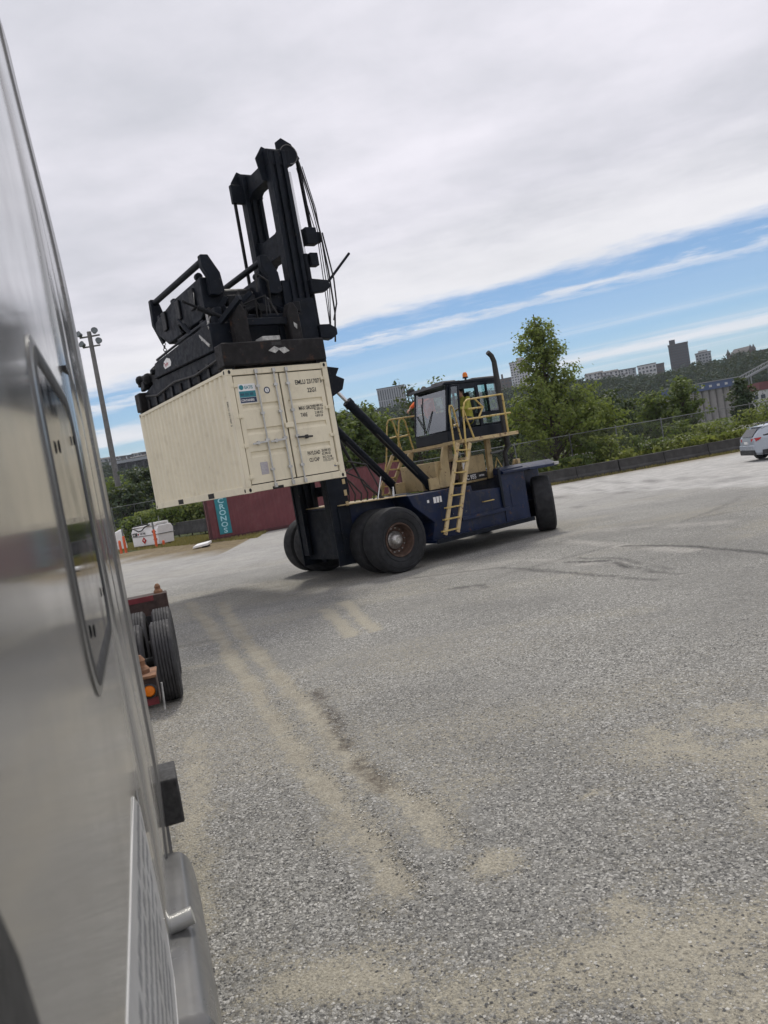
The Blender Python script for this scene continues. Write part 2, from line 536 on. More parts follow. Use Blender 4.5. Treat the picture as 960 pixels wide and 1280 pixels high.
TRACK_A = [(-5.2, 19.5), (-3.9, 15.8), (-2.7, 12.0), (-1.76, 9.0), (-1.0, 6.7), (-0.56, 5.35), (-0.3, 4.6)]
TRACK_B = [(-4.2, 18.5), (-2.85, 13.7), (-1.8, 10.4), (-1.03, 8.0), (-0.47, 6.22), (0.05, 5.0)]

def build_ground():
    def axis(lo, hi, d, far):
        a = list(np.arange(lo, hi + d / 2, d))
        s, p = d, hi
        while p < far:
            s *= 1.22
            p += s
            a.append(p)
        s, p, pre = d, lo, []
        while p > -far:
            s *= 1.22
            p -= s
            pre.append(p)
        return np.array(pre[::-1] + a)
    xs = axis(-7, 9, 0.075, 1700)
    ys = axis(1.0, 24, 0.075, 1700)
    X, Y = np.meshgrid(xs, ys)
    wx = (fbm(X * 0.9, Y * 0.9, 3, 11) - 0.5) * 0.16 + (fbm(X * 5, Y * 5, 2, 12) - 0.5) * 0.10
    wy = (fbm(X * 0.9, Y * 0.9, 3, 23) - 0.5) * 0.16 + (fbm(X * 5, Y * 5, 2, 24) - 0.5) * 0.10
    XX, YY = X + wx, Y + wy
    da, db = seg_dist(XX, YY, TRACK_A), seg_dist(XX, YY, TRACK_B)
    n = fbm(X * 0.45, Y * 0.45, 5, 5)
    n2 = fbm(X * 1.7, Y * 1.7, 4, 9)
    n3 = fbm(X * 4.5, Y * 4.5, 4, 15)
    brk = smooth(fbm(X * 1.1, Y * 1.1, 4, 3), 0.28, 0.6)
    def line(pts, w):
        return smooth(-seg_dist(XX, YY, pts), -w, -w * 0.15)
    def blob(cx, cy, rx, ry, lo=0.3, hi=0.6):
        return smooth(-np.hypot((XX - cx) / rx, (YY - cy) / ry), -1.15, -0.25) * smooth(0.5 * n2 + 0.5 * n3, lo, hi)
    trk = np.maximum(smooth(-da, -0.21, -0.04), smooth(-db, -0.19, -0.04)) * (0.80 + 0.4 * brk)
    nearness = smooth(-Y, -7.5, -4.0)
    patch = smooth(0.55 * n + 0.45 * n2, 0.40, 0.58) * (0.25 + 0.75 * nearness) * smooth(-Y, -11, -6)
    marks = np.maximum.reduce([
        0.95 * line([(-1.46, 14.9), (-1.06, 13.14), (-0.84, 12.0)], 0.24), 0.95 * line([(-1.06, 15.4), (-0.72, 13.4), (-0.44, 12.1)], 0.24),
        0.30 * line([(-1.6, 9.9), (-1.1, 10.5), (-0.55, 10.81), (0.59, 10.84), (1.66, 10.77), (3.2, 10.4)], 0.42),
        0.5 * line([(-3.33, 11.7), (-2.89, 11.64), (-2.27, 11.6)], 0.2), 0.8 * line([(-2.62, 9.0), (-2.1, 6.9), (-1.75, 5.4), (-1.5, 4.4)], 0.26) * brk])
    blobs = np.maximum.reduce([0.9 * blob(2.7, 5.9, 1.8, 0.95, .30, .56), 0.9 * blob(0.95, 3.7, 0.55, 0.75, .28, .5), blob(0.30, 4.62, 0.26, 0.26, .2, .4), 0.95 * blob(-0.6, 3.72, 0.75, 0.38, .28, .5),
                               0.8 * blob(1.2, 5.25, 0.25, 0.12), 0.7 * blob(-0.35, 4.5, 0.3, 0.4), 0.7 * blob(2.2, 4.2, .5, .8, .36, .6), 0.6 * blob(1.6, 3.2, .5, .5)])
    dust = np.clip(np.maximum.reduce([trk, 0.85 * patch, marks, blobs]), 0, 1)
    dust = np.maximum(dust, 0.42 * smooth(fbm(X * 0.22, Y * 0.5, 5, 41), 0.42, 0.68))
    dust = dust * (0.72 + 0.5 * n3)
    # dry white scuffs and dark wheel marks on the hard part
    scuff = np.maximum.reduce([line([(4.14, 19.0), (4.97, 16.2), (5.48, 14.5)], 0.34), line([(2.9, 16.8), (3.3, 16.0)], 0.22), line([(3.6, 15.0), (4.2, 14.3)], 0.24), line([(4.3, 12.8), (4.55, 12.3)], 0.16),
                               0.7 * line([(3.0, 21.5), (5.2, 20.0), (7.4, 17.4)], 0.5), 0.6 * line([(-4.5, 22), (-2.5, 18), (0.5, 16.5), (2.5, 17)], 0.5)]) * smooth(n2, 0.32, 0.58)
    dark = np.maximum.reduce([line([(4.9, 16.4), (5.7, 15.0), (6.16, 12.8), (6.3, 10.5)], 0.13), line([(3.48, 15.6), (4.05, 14.8), (4.3, 12.9), (4.52, 12.4)], 0.13), 0.8 * line([(2.55, 15.8), (3.25, 14.1), (4.1, 12.2)], 0.12), 0.7 * line([(3.75, 15.9), (4.3, 14.9), (4.6, 12.9)], 0.10),
                              0.8 * line([(1.05, 14.8), (1.35, 14.7)], 0.2), 0.7 * line([(1.5, 14.75), (1.65, 14.3)], 0.16), 0.55 * line([(0.3, 17.0), (2.2, 16.4), (3.0, 15.0)], 0.12)]) * smooth(n2, 0.25, 0.5)
    rut = line([(-1.16, 9.1), (-0.8, 7.63), (-0.54, 6.56), (-0.38, 5.95)], 0.13) * smooth(n3, 0.3, 0.55)
    rut = np.maximum(rut, 0.28 * trk * smooth(n3, 0.42, 0.62))
    arcs = np.zeros_like(X)
    for cx, cy, r, wdt, amt in ((14, 46, 14, .3, .6), (14, 46, 16.3, .4, .6), (9.5, 31, 3.6, .25, .8), (9.5, 31, 4.4, .25, .7), (20, 36, 9, .3, .6), (20, 36, 11, .3, .5), (-6, 33, 19.5, .2, .35), (4, 46, 27.5, .3, .4)):
        d = np.abs(np.hypot(X - cx, Y - cy) - r + (fbm(X * .3, Y * .3, 2, 77) - .5) * 0.8)
        arcs = np.maximum(arcs, smooth(-d, -wdt, 0) * amt * smooth(fbm(X * 0.5, Y * 0.5, 3, int(r * 10)), 0.35, 0.6))
    dark = np.maximum(dark, arcs)
    lot = np.interp(X, [2.0, 4.9, 7.8, 10.2, 11.6, 14.5, 20], [46, 39.4, 35.2, 28.4, 23.6, 17, 8])
    pale = smooth(Y - lot + (n2 - .5) * 0.6, -0.25, 0.25) * (X > 2)
    pale = np.maximum(pale, 0.45 * smooth(Y + (n - .5) * 6, 19, 30))
    soil = np.maximum(smooth(-(1.5 + X * 0.10 + 41.0 - Y + (n2 - .5) * 1.5), -1.2, 0.2) * (X > 3), smooth(Y - (37.5 - 1.0 * (X + 10)), -1, 1.5) * (X < -7.5))
    soil = np.maximum(soil, smooth(Y - 49.5, 0, 2))
    Z = 0.010 * (n - 0.5) * 2 + 0.006 * (n2 - 0.5)
    Z = Z + 0.010 * (n3 - 0.5) * dust - 0.012 * rut - 0.012 * smooth(-np.minimum(da, db), -0.16, 0.0) + 0.012 * smooth(-np.abs(np.minimum(da, db) - 0.24), -0.1, 0)
    Z = Z * smooth(-np.hypot(X, Y - 10), -40, -25)
    Z = Z - 0.45 * smooth(Y, 50, 58)
    nx, ny = len(xs), len(ys)
    V = np.stack([X, Y, Z], -1).reshape(-1, 3)
    i, j = np.meshgrid(np.arange(nx - 1), np.arange(ny - 1))
    a = (j * nx + i).ravel()
    Fc = np.stack([a, a + 1, a + nx + 1, a + nx], 1)

    ma = bpy.data.materials.new('gravel_yard')
    ma.use_nodes = True
    t = NT(ma.node_tree)
    p = t.n['Principled BSDF']
    geo = t.add('ShaderNodeNewGeometry')
    pos = geo.outputs['Position']
    def attr(nm):
        return t.add('ShaderNodeAttribute', attribute_name=nm).outputs['Fac']
    du, ar, pa, so, scf, ru = attr('dust'), attr('dark'), attr('pale'), attr('soil'), attr('scuff'), attr('rut')
    v1 = t.add('ShaderNodeTexVoronoi', ins={'Vector': pos, 'Scale': 60.0})
    v2 = t.add('ShaderNodeTexVoronoi', ins={'Vector': pos, 'Scale': 150.0})
    s1 = t.add('ShaderNodeSeparateColor', ins={0: v1.outputs['Color']})
    s2 = t.add('ShaderNodeSeparateColor', ins={0: v2.outputs['Color']})
    st = t.math('ADD', t.math('MULTIPLY', s1.outputs[0], 0.55), t.math('MULTIPLY', s2.outputs[1], 0.45))
    grav = t.mix(t.step(st, 0.1, 0.9), (0.14, 0.139, 0.131), (0.41, 0.402, 0.365))
    grav = t.mix(t.step(s1.outputs[2], 0.86, 0.90, 0.0, 0.85), grav, (0.66, 0.65, 0.61))
    grav = t.mix(t.step(s1.outputs[1], 0.80, 0.86, 0.0, 0.8), grav, (0.060, 0.060, 0.058))
    clump = t.noise(pos, 9.0, 8, 0.8)
    grav = t.mix(t.step(clump, 0.52, 0.66, 0.0, 0.42), grav, (0.10, 0.10, 0.096))
    grav = t.mix(t.step(clump, 0.48, 0.34, 0.0, 0.45), grav, (0.46, 0.445, 0.40))
    big = t.noise(pos, 0.35, 6, 0.6)
    grav = t.mix(t.step(big, 0.35, 0.68, 0.0, 0.45), grav, (0.27, 0.265, 0.245))
    grav = t.mix(t.step(t.noise(pos, 0.23, 7, 0.65), 0.38, 0.66, 0.0, 0.45), grav, (0.13, 0.13, 0.124))
    grav = t.mix(t.step(t.noise(pos, 3.5, 8, 0.75), 0.5, 0.75, 0.0, 0.4), grav, (0.34, 0.33, 0.30))
    fine = t.noise(pos, 60, 5, 0.7)
    dcol = t.mix(t.step(fine, 0.3, 0.7), (0.235, 0.215, 0.168), (0.48, 0.445, 0.35))
    dm = t.math('ADD', t.math('MULTIPLY', du, 0.95), t.math('MULTIPLY', t.math('SUBTRACT', t.noise(pos, 16, 9, 0.82), 0.5), 2.6))
    dm = t.math('SUBTRACT', dm, t.math('MULTIPLY', t.math('SUBTRACT', st, 0.45), 0.95))
    dm = t.step(dm, 0.14, 0.72, 0, 0.9)
    c = t.mix(dm, grav, dcol)
    pc = t.mix(t.step(t.noise(pos, 1.6, 8, 0.7), 0.3, 0.7), (0.40, 0.395, 0.38), (0.62, 0.61, 0.585))
    pc = t.mix(t.step(t.noise(pos, 30, 4, 0.7), 0.42, 0.75, 0, 0.55), pc, (0.13, 0.125, 0.12))
    c = t.mix(t.math('MULTIPLY', pa, 0.85), c, pc)
    gn = t.noise(pos, 14, 7, 0.75)
    c = t.mix(t.math('MULTIPLY', t.math('MULTIPLY', scf, t.step(gn, 0.35, 0.6)), 0.8), c, (0.46, 0.44, 0.40))
    c = t.mix(t.math('MULTIPLY', t.math('MULTIPLY', ar, t.step(gn, 0.25, 0.55)), 0.9), c, (0.06, 0.058, 0.056))
    c = t.mix(t.math('MULTIPLY', t.math('MULTIPLY', ru, t.step(gn, 0.3, 0.6)), 0.85), c, (0.075, 0.06, 0.048))
    sc = t.mix(t.step(t.noise(pos, 2.2, 7, 0.7), 0.35, 0.65), (0.125, 0.092, 0.055), (0.235, 0.19, 0.105))
    sp = t.add('ShaderNodeSeparateXYZ', ins={0: pos})
    gcol = t.mix(t.step(t.noise(pos, 0.8, 7, 0.7), 0.35, 0.65), (0.035, 0.055, 0.018), (0.09, 0.10, 0.035))
    sc = t.mix(t.step(sp.outputs[1], 49.0, 62.0), sc, gcol)
    c = t.mix(so, c, sc)
    t.put(p.inputs['Base Color'], c)
    p.inputs['Roughness'].default_value = 0.92
    p.inputs['Specular IOR Level'].default_value = 0.25
    h = t.math('ADD', t.math('MULTIPLY', v1.outputs['Distance'], -0.7), t.math('MULTIPLY', v2.outputs['Distance'], -0.4))
    h = t.math('MULTIPLY', h, t.math('SUBTRACT', 1.0, t.math('MULTIPLY', dm, 0.45)))
    h = t.math('ADD', h, t.math('MULTIPLY', fine, 0.35))
    b = t.add('ShaderNodeBump', ins={'Height': h, 'Strength': 1.0})
    b.inputs['Distance'].default_value = 0.012
    t.put(p.inputs['Normal'], b)
    g = np_mesh('ground', V, Fc, ma, smooth_=True)
    for nm, arr in (('dust', dust), ('dark', dark), ('pale', pale), ('soil', soil), ('scuff', scuff), ('rut', rut)):
        at_ = g.data.attributes.new(nm, 'FLOAT', 'POINT')
        at_.data.foreach_set('value', arr.astype(np.float32).ravel())
    tag(g, kind='structure', label='grey gravel yard with tan dust tracks and tyre arcs')
    # loose stones lying on the near part of the yard
    N = 120000
    u = rng.random(N)
    dist = 2.4 + 7.6 * u ** 1.5
    ang = R(-24) + R(58) * rng.random(N)
    sx, sy = dist * np.sin(ang), dist * np.cos(ang)
    ix = np.clip(np.searchsorted(xs, sx), 0, nx - 1)
    iy = np.clip(np.searchsorted(ys, sy), 0, ny - 1)
    keep = rng.random(N) > dust[iy, ix] * 0.95
    sx, sy, ix, iy = sx[keep], sy[keep], ix[keep], iy[keep]
    N = len(sx)
    sz = 0.0028 + 0.0066 * rng.random(N) ** 2.6
    octa = np.array([(1, 0, 0), (0.3, 0.9, 0.1), (-0.8, 0.5, 0), (-0.7, -0.7, 0.1), (0.4, -0.9, 0), (0.1, 0.1, 0.75), (-0.2, 0.0, -0.6)], float)
    jit = 1 + (rng.random((N, 7, 3)) - 0.5) * 0.6
    ca, sa = np.cos(rng.random(N) * 6.28), np.sin(rng.random(N) * 6.28)
    P = octa[None] * jit * sz[:, None, None] * np.array([1.25, 0.95, 0.8])
    ca = np.cos(th := rng.random(N) * 6.283); sa = np.sin(th)
    Q = np.stack([P[..., 0] * ca[:, None] - P[..., 1] * sa[:, None], P[..., 0] * sa[:, None] + P[..., 1] * ca[:, None], P[..., 2]], -1)
    Q += np.stack([sx, sy, Z[iy, ix] + sz * 0.18], -1)[:, None]
    tri = np.array([(0, 1, 5), (1, 2, 5), (2, 3, 5), (3, 4, 5), (4, 0, 5), (1, 0, 6), (2, 1, 6), (3, 2, 6), (4, 3, 6), (0, 4, 6)])
    Fs = (tri[None] + np.arange(N)[:, None, None] * 7).reshape(-1, 3)
    sm = bpy.data.materials.new('loose_stone')
    sm.use_nodes = True
    t = NT(sm.node_tree)
    g2 = t.add('ShaderNodeNewGeometry')
    c = t.mix(t.step(g2.outputs['Random Per Island'], 0.05, 1.0), (0.10, 0.10, 0.096), (0.60, 0.585, 0.53))
    t.put(t.n['Principled BSDF'].inputs['Base Color'], c)
    t.n['Principled BSDF'].inputs['Roughness'].default_value = 0.85
    tag(np_mesh('gravel_stones', Q.reshape(-1, 3), Fs, sm), kind='stuff', label='loose crushed grey stones scattered over the near part of the yard', cat='gravel')
build_ground()

# ------------------------------------------------------------------ far hill
RIDGE_PX = [60, 150, 250, 425, 487, 560, 648, 740, 765, 850, 900, 945, 1050]
RIDGE_Z = [44, 45, 50, 57, 54, 54, 52, 47, 45, 41, 42.5, 43, 44]
_raz = np.arctan([at(p, 545, 1.0)[0] for p in RIDGE_PX])
_rz = (np.array(RIDGE_Z) - 2.45) * 1.066 + 2.45 - 10.5
def hill_h(x, y):
    r = np.hypot(x, y)
    top = np.interp(np.arctan2(x, y), _raz, _rz)
    return -0.6 + top * smooth(r, 330, 640) * (0.93 + 0.07 * fbm(x * 0.01, y * 0.01, 3, 60))

def build_hill():
    az = np.linspace(R(-55), R(62), 180)
    rr = np.concatenate([np.linspace(240, 720, 46), np.linspace(760, 1600, 10)])
    A, Rr = np.meshgrid(az, rr)
    X, Y = Rr * np.sin(A), Rr * np.cos(A)
    Z = hill_h(X, Y)
    Z[0] = -3
    nx = len(az)
    i, j = np.meshgrid(np.arange(nx - 1), np.arange(len(rr) - 1))
    a = (j * nx + i).ravel()
    Fc = np.stack([a, a + 1, a + nx + 1, a + nx], 1)
    ma = pm('hill_soil', (0.03, 0.042, 0.024), 0.95, var=0.3, vscale=0.02)
    tag(np_mesh('hill', np.stack([X, Y, Z], -1).reshape(-1, 3), Fc, ma, smooth_=True), kind='structure', label='wooded bluff rising behind the yard')
    # its wood reads as one mass
    n = 4200
    r = 300 + 380 * rng.random(n) ** 0.85
    a = R(-38) + R(76) * rng.random(n)
    ok = ~((r < 430) & (a > R(20.5)) & (a < R(31)))
    r, a = r[ok], a[ok]
    n = len(r)
    x, y = r * np.sin(a), r * np.cos(a)
    z = hill_h(x, y)
    hgt = 6 + 7 * rng.random(n)
    hgt = np.where(r > 560, hgt * 0.6, hgt)
    C, S = [], []
    L = 60
    th, ph, u = rng.random((n, L)) * 6.283, np.arccos(1 - 1.75 * rng.random((n, L))), 0.72 + 0.32 * rng.random((n, L))
    wd = hgt * (0.42 + 0.2 * rng.random(n))
    cx = x[:, None] + wd[:, None] * u * np.sin(ph) * np.cos(th)
    cy = y[:, None] + wd[:, None] * u * np.sin(ph) * np.sin(th)
    cz = z[:, None] + hgt[:, None] * (0.5 + 0.5 * u * np.cos(ph))
    nrm = np.stack([np.sin(ph) * np.cos(th), np.sin(ph) * np.sin(th), np.cos(ph)], -1).reshape(-1, 3)
    V, Fq = leaf_quads(np.stack([cx, cy, cz], -1).reshape(-1, 3), 1.2 + 1.4 * rng.random(n * L), 0.8, nrm)
    tag(np_mesh('hillside_wood', V, Fq, M['leaf_hill']), kind='stuff', label='dense dark green wood covering the far hillside', cat='wood')

def leaf_quads(P, size, flat=0.5, nrm=None):
    n = len(P)
    if nrm is not None:
        d = nrm + rng.normal(0, 0.38, size=(n, 3))
        q = rng.normal(size=(n, 3))
        u = np.cross(d, q)
        u /= np.linalg.norm(u, axis=1)[:, None] + 1e-9
        w = np.cross(d, u)
        w /= np.linalg.norm(w, axis=1)[:, None] + 1e-9
        a = 0.5 * np.asarray(size).reshape(-1, 1)
        return np.stack([P - u * a, P - w * a * 0.7, P + u * a, P + w * a * 0.7], 1).reshape(-1, 3), np.arange(n * 4).reshape(-1, 4)
    d = rng.normal(size=(n, 3))
    d /= np.linalg.norm(d, axis=1)[:, None]
    q = rng.normal(size=(n, 3))
    q[:, 2] += flat
    u = np.cross(d, q)
    u /= np.linalg.norm(u, axis=1)[:, None] + 1e-9
    w = np.cross(d, u)
    s = np.asarray(size).reshape(-1, 1)
    a = 0.5 * s
    V = np.stack([P - u * a, P - w * a * 0.62 + u * a * 0.1, P + u * a, P + w * a * 0.62 + u * a * 0.1], 1).reshape(-1, 3)
    return V, np.arange(n * 4).reshape(-1, 4)
build_hill()

# ------------------------------------------------------------------ trees and shrubs
def tree(name, label, x, y, h, prof, leaf, nleaf, lsize, cat='tree', group=None, z0=0.0, nb=46, seed=1, trunk_r=0.16, low=0.12, clump=0.55, stems=1):
    """prof: list of (height fraction, radius); limbs reach the profile, leaves cluster along them"""
    rg = np.random.default_rng(seed)
    root = empty(name, (x, y, z0))
    tag(root, label, cat, group)
    hs = [p[0] for p in prof]
    rs = [p[1] for p in prof]
    tb = MB()
    lean = rg.normal(0, 0.02, 2)
    def axis(f):
        return np.array([lean[0] * h * f + 0.10 * math.sin(f * 5 + seed), lean[1] * h * f + 0.10 * math.cos(f * 4 + seed), h * f])
    ks = np.linspace(0, 0.97, 9)
    tb.pipe([axis(k) - (np.array([0, 0, 0.3]) if k == 0 else 0) for k in ks], [trunk_r * (1 - 0.93 * k) + 0.01 for k in ks], 7)
    centres, sig = [], []
    for b in range(nb):
        f = low + (0.97 - low) * (b + rg.random()) / nb
        rad = np.interp(f, hs, rs) * (0.62 + 0.55 * rg.random())
        a = b * 2.399 + rg.random() * 0.8
        rise = rad * (0.25 + 0.5 * rg.random())
        p0 = axis(max(0.04, f - 0.08))
        p2 = axis(f) + np.array([math.cos(a) * rad, math.sin(a) * rad, rise - 0.04 * h])
        p1 = (p0 + p2) / 2 + np.array([0, 0, 0.12 * rad])
        r0 = trunk_r * (1 - 0.9 * f) * 0.45 + 0.008
        tb.pipe([p0, p1, p2], [r0, r0 * 0.6, 0.008], 4)
        for k in np.linspace(0.35, 1.0, 3 + int(rad * 1.6)):
            c = (1 - k) ** 2 * p0 + 2 * k * (1 - k) * p1 + k * k * p2
            centres.append(c + rg.normal(0, 0.12 * clump, 3) * 2)
            sig.append(clump * (0.28 + 0.25 * rg.random()) * (0.55 + 0.45 * min(1, rad)))
    centres, sig = np.array(centres), np.array(sig)
    pw = sig ** 1.7
    pick = rg.choice(len(centres), nleaf, p=pw / pw.sum())
    P = centres[pick] + rg.normal(size=(nleaf, 3)) * sig[pick][:, None] * np.array([1, 1, 0.75])
    P[:, 2] = np.clip(P[:, 2], 0.15, h * 1.02)
    out = P - np.array([0, 0, h * 0.35])
    out = out / (np.linalg.norm(out, axis=1)[:, None] + 1e-6) + (P - centres[pick]) / (np.linalg.norm(P - centres[pick], axis=1)[:, None] + 1e-6) + np.array([0, 0, 0.35])
    out += rng.normal(0, 0.55, size=out.shape)
    V, Fq = leaf_quads(P, lsize * (0.6 + 0.8 * rg.random(nleaf)), 0.5, out / 1.3)
    tb.build('trunk', M['bark'], root)
    np_mesh('crown', V, Fq, leaf, root)
    return root

def gx(px, Y):
    return at(px, 560, Y)[0]

SPIRE = [(0.0, 3.0), (0.15, 3.8), (0.28, 3.7), (0.40, 2.8), (0.5, 2.0), (0.65, 1.65), (0.85, 1.1), (1.0, 0.1)]
ROUND = [(0.0, 1.2), (0.25, 2.2), (0.55, 2.4), (0.8, 1.7), (1.0, 0.4)]
COLUMN = [(0.0, 0.8), (0.3, 1.3), (0.7, 1.0), (1.0, 0.15)]
def scale(pr, k):
    return [(a, b * k) for a, b in pr]

def build_trees():
    tree('poplar_tree', 'tall bright green tree with a narrow top, highest tree behind the loader', at(698, 560, 50)[0], 50.5, 10.9, SPIRE, M['leaf_big'], 15000, 0.205, nb=100, seed=5, trunk_r=0.2, clump=0.52)
    tree('poplar_tree', 'lower light green tree spreading right of the tall narrow topped tree', gx(742, 51.5), 51.5, 4.5, scale(ROUND, 0.95), M['leaf_big'], 6500, 0.21, nb=50, seed=6, clump=0.5)
    tree('alder_tree', 'bushy green tree with pointed shoots just right of the cream container', gx(432, 54), 54, 7.0, scale(ROUND, 0.85), M['leaf_mid'], 4200, 0.27, seed=8)
    tree('alder_tree', 'tallest of the bushy trees between the container and the cab', gx(462, 55), 55, 7.6, scale(COLUMN, 1.7), M['leaf_mid'], 4200, 0.27, seed=9)
    tree('alder_tree', 'green tree low behind the lifting rams and yellow far ladder', gx(492, 57), 57, 6.4, scale(ROUND, 0.9), M['leaf_mid'], 3800, 0.27, seed=10)
    tree('alder_tree', 'sparse tree whose open top shows left above the cab roof', gx(522, 52), 52, 8.0, [(0, .8), (.5, 1.3), (.8, 1.0), (1, .7)], M['leaf_dark'], 900, 0.25, nb=26, seed=12, low=0.3, clump=0.5)
    tree('alder_tree', 'thin tree with loose leaves rising over the middle of the cab roof', gx(549, 53), 53, 7.9, [(0, .9), (.5, 1.4), (.8, 1.3), (1, .9)], M['leaf_mid'], 1300, 0.25, nb=30, seed=13, low=0.3, clump=0.5)
    tree('hedge_tree', 'low dark tree filling the gap under the cab platform', gx(575, 58), 58, 4.6, scale(ROUND, 1.0), M['leaf_dark'], 3000, 0.28, seed=14)
    tree('hedge_tree', 'dark rounded tree right of the tall bright green tree', gx(768, 66), 66, 5.6, scale(ROUND, 1.2), M['leaf_dark'], 3400, 0.3, seed=15)
    tree('hedge_tree', 'dark tree left of the tall bright green tree, behind the exhaust pipe', gx(640, 62), 62, 5.0, scale(ROUND, 1.1), M['leaf_dark'], 3200, 0.3, seed=16)
    tree('birch_tree', 'feathery grey green tree before the blue topped silos', gx(860, 70), 70, 6.3, scale(COLUMN, 1.6), M['leaf_mid'], 3600, 0.28, seed=17)
    tree('birch_tree', 'slim grey green tree at the left end of the silos', gx(826, 72), 72, 5.4, scale(COLUMN, 1.6), M['leaf_mid'], 2600, 0.28, seed=18)
    tree('columnar_tree', 'dark upright tree in front of the conveyor and silos at the right', gx(938, 74), 74, 5.6, scale(COLUMN, 1.0), M['leaf_dark'], 2800, 0.28, seed=19)
    tree('hedge_tree', 'dark tree in the middle between poplar and silos', gx(798, 76), 76, 5.0, scale(ROUND, 1.3), M['leaf_dark'], 3000, 0.32, seed=21)
    tree('hedge_tree', 'dark tree at the foot of the light mast, left of the container', gx(172, 88), 88, 7.2, scale(ROUND, 1.3), M['leaf_dark'], 3600, 0.36, seed=22)
    tree('hedge_tree', 'dark tree seen between the truck and the light mast', gx(140, 84), 84, 5.4, scale(ROUND, 1.2), M['leaf_dark'], 2600, 0.36, seed=23)
    tree('hedge_tree', 'dark tree peeping past the lower left corner of the container', gx(205, 92), 92, 6.4, scale(ROUND, 1.5), M['leaf_dark'], 3000, 0.36, seed=24)
    # rows of trees between the fence and the hill
    k = 0
    for px in range(120, 1010, 26):
        for Y0 in (105, 150, 210):
            k += 1
            Y = Y0 + rng.random() * 30
            if 795 < px < 985:
                continue
            h = (4.6 + 3.6 * rng.random()) * (1 + (Y - 105) / 300)
            tree('woodland_tree', 'dark green woodland tree in the belt between fence and hill', gx(px + rng.random() * 24, Y), Y, h, scale(ROUND, 0.9 + 0.022 * (Y - 80) * 0.4 + rng.random() * .5), M['leaf_dark' if rng.random() < .7 else 'leaf_mid'],
                 620, 0.55 + (Y - 100) / 300, group='trees in the belt between fence and hill', seed=100 + k, nb=18, clump=1.0, z0=-0.4)
    # shrubs along the fence, right then left
    spots = [(655, 47.6, 1.5, 'leaf_mid'), (690, 47.8, 1.2, 'leaf_mid'), (722, 47.4, 1.3, 'leaf_mid'), (742, 48.4, 2.2, 'leaf_mid'), (764, 47.2, 2.3, 'leaf_pale'), (790, 49, 1.9, 'leaf_mid'), (812, 47.6, 1.5, 'leaf_mid'), (829, 47.6, 1.25, 'leaf_pale'),
             (846, 49.5, 2.3, 'leaf_mid'), (866, 48.0, 1.5, 'leaf_pale'), (884, 49.2, 1.9, 'leaf_pale'), (904, 50.3, 2.0, 'leaf_mid'), (922, 49.5, 1.6, 'leaf_pale'), (944, 49.5, 2.3, 'leaf_pale'), (966, 51, 2.8, 'leaf_mid'), (985, 51, 2.6, 'leaf_pale')]
    lab = ['low green shrub behind the loader counterweight', 'low green shrub just past the loader rear tyre', 'small green shrub at the near end of the concrete barrier', 'broad dark green shrub behind the fence by the tall tree', 'pale leafy shrub standing higher than the barrier under the fence rail',
           'dark shrub right of the pale leafy one', 'low green shrub above the middle of the barrier', 'small pale shrub against the barrier near its bend', 'tall green shrub left of the white flowering bushes', 'pale bush dotted with white above the barrier', 'pale bush nearest the silos trees',
           'tall olive shrub behind the white car rear', 'pale olive bush left above the white car', 'large bright bush above the white car roof', 'tall green bush at the right picture edge', 'pale bush beyond the white car front']
    for i, ((px, Y, h, lf), lb) in enumerate(zip(spots, lab)):
        x = gx(px, Y)
        tree('shrub', lb, x, Y, h, [(0, .75), (.4, 1.05), (.8, .8), (1, .3)], M[lf], 900, 0.17, 'shrub', 'shrubs along the fence', nb=22, seed=300 + i, trunk_r=0.04, low=0.05, clump=0.42, z0=-0.05)
    spots = [(150, 71, 2.2), (170, 72, 2.5), (188, 70, 3.0), (205, 71, 2.6), (222, 70, 2.9), (238, 70, 2.4), (252, 69, 2.7), (268, 68, 2.2)]
    lab = ['olive shrub against the truck edge behind the fuel tank', 'yellow green shrub behind the left end of the fuel tank', 'tall yellow green bush under the container corner', 'brownish bush behind the right end of the fuel tank', 'green bush above the dark wall left of the maroon container',
           'olive bush under the cream container floor', 'yellow green bush left of the maroon container', 'green bush hidden partly by the maroon container']
    for i, ((px, Y, h), lb) in enumerate(zip(spots, lab)):
        tree('shrub', lb, gx(px, Y), Y, h, [(0, 1.2), (.4, 1.6), (.8, 1.2), (1, .4)], M['leaf_pale' if i % 2 else 'leaf_mid'], 1100, 0.26, 'shrub', 'shrubs along the left fence', nb=22, seed=340 + i, trunk_r=0.05, low=0.05, clump=0.6, z0=-0.1)
    # ground cover
    n = 15000
    x = -2 + 34 * rng.random(n)
    y = 46.6 + 0.05 * (x - 10) + 13 * rng.random(n) ** 1.6
    z = (0.15 + 0.75 * rng.random(n) * (0.4 + fbm(x * .5, y * .5, 3, 8))) - 0.25 * smooth(y, 50, 58)
    P = np.stack([x, y, z], -1)
    n1 = 2600
    x1 = 7 + 18 * rng.random(n1)
    y1 = np.interp(x1, [6.2, 13.6, 27.5], [44.5, 44.9, 47.3]) + rng.normal(0.25, 0.28, n1)
    ok1 = fbm(x1 * 0.7, y1, 3, 55) > 0.5
    P = np.concatenate([P, np.stack([x1, y1, 0.78 + 0.38 * rng.random(n1)], -1)[ok1]])
    n2 = 9000
    x = -36 + 34 * rng.random(n2)
    y = 66.3 - 0.88 * (x + 15) * (x > -15) - 0.8 * (x + 15) * (x <= -15) + 16 * rng.random(n2) ** 1.5
    z = 0.15 + 1.0 * rng.random(n2) * (0.4 + fbm(x * .4, y * .4, 3, 8)) - 0.3
    P = np.concatenate([P, np.stack([x, y, z], -1)])
    V, Fq = leaf_quads(P, 0.16 + 0.26 * rng.random(len(P)), 0.2)
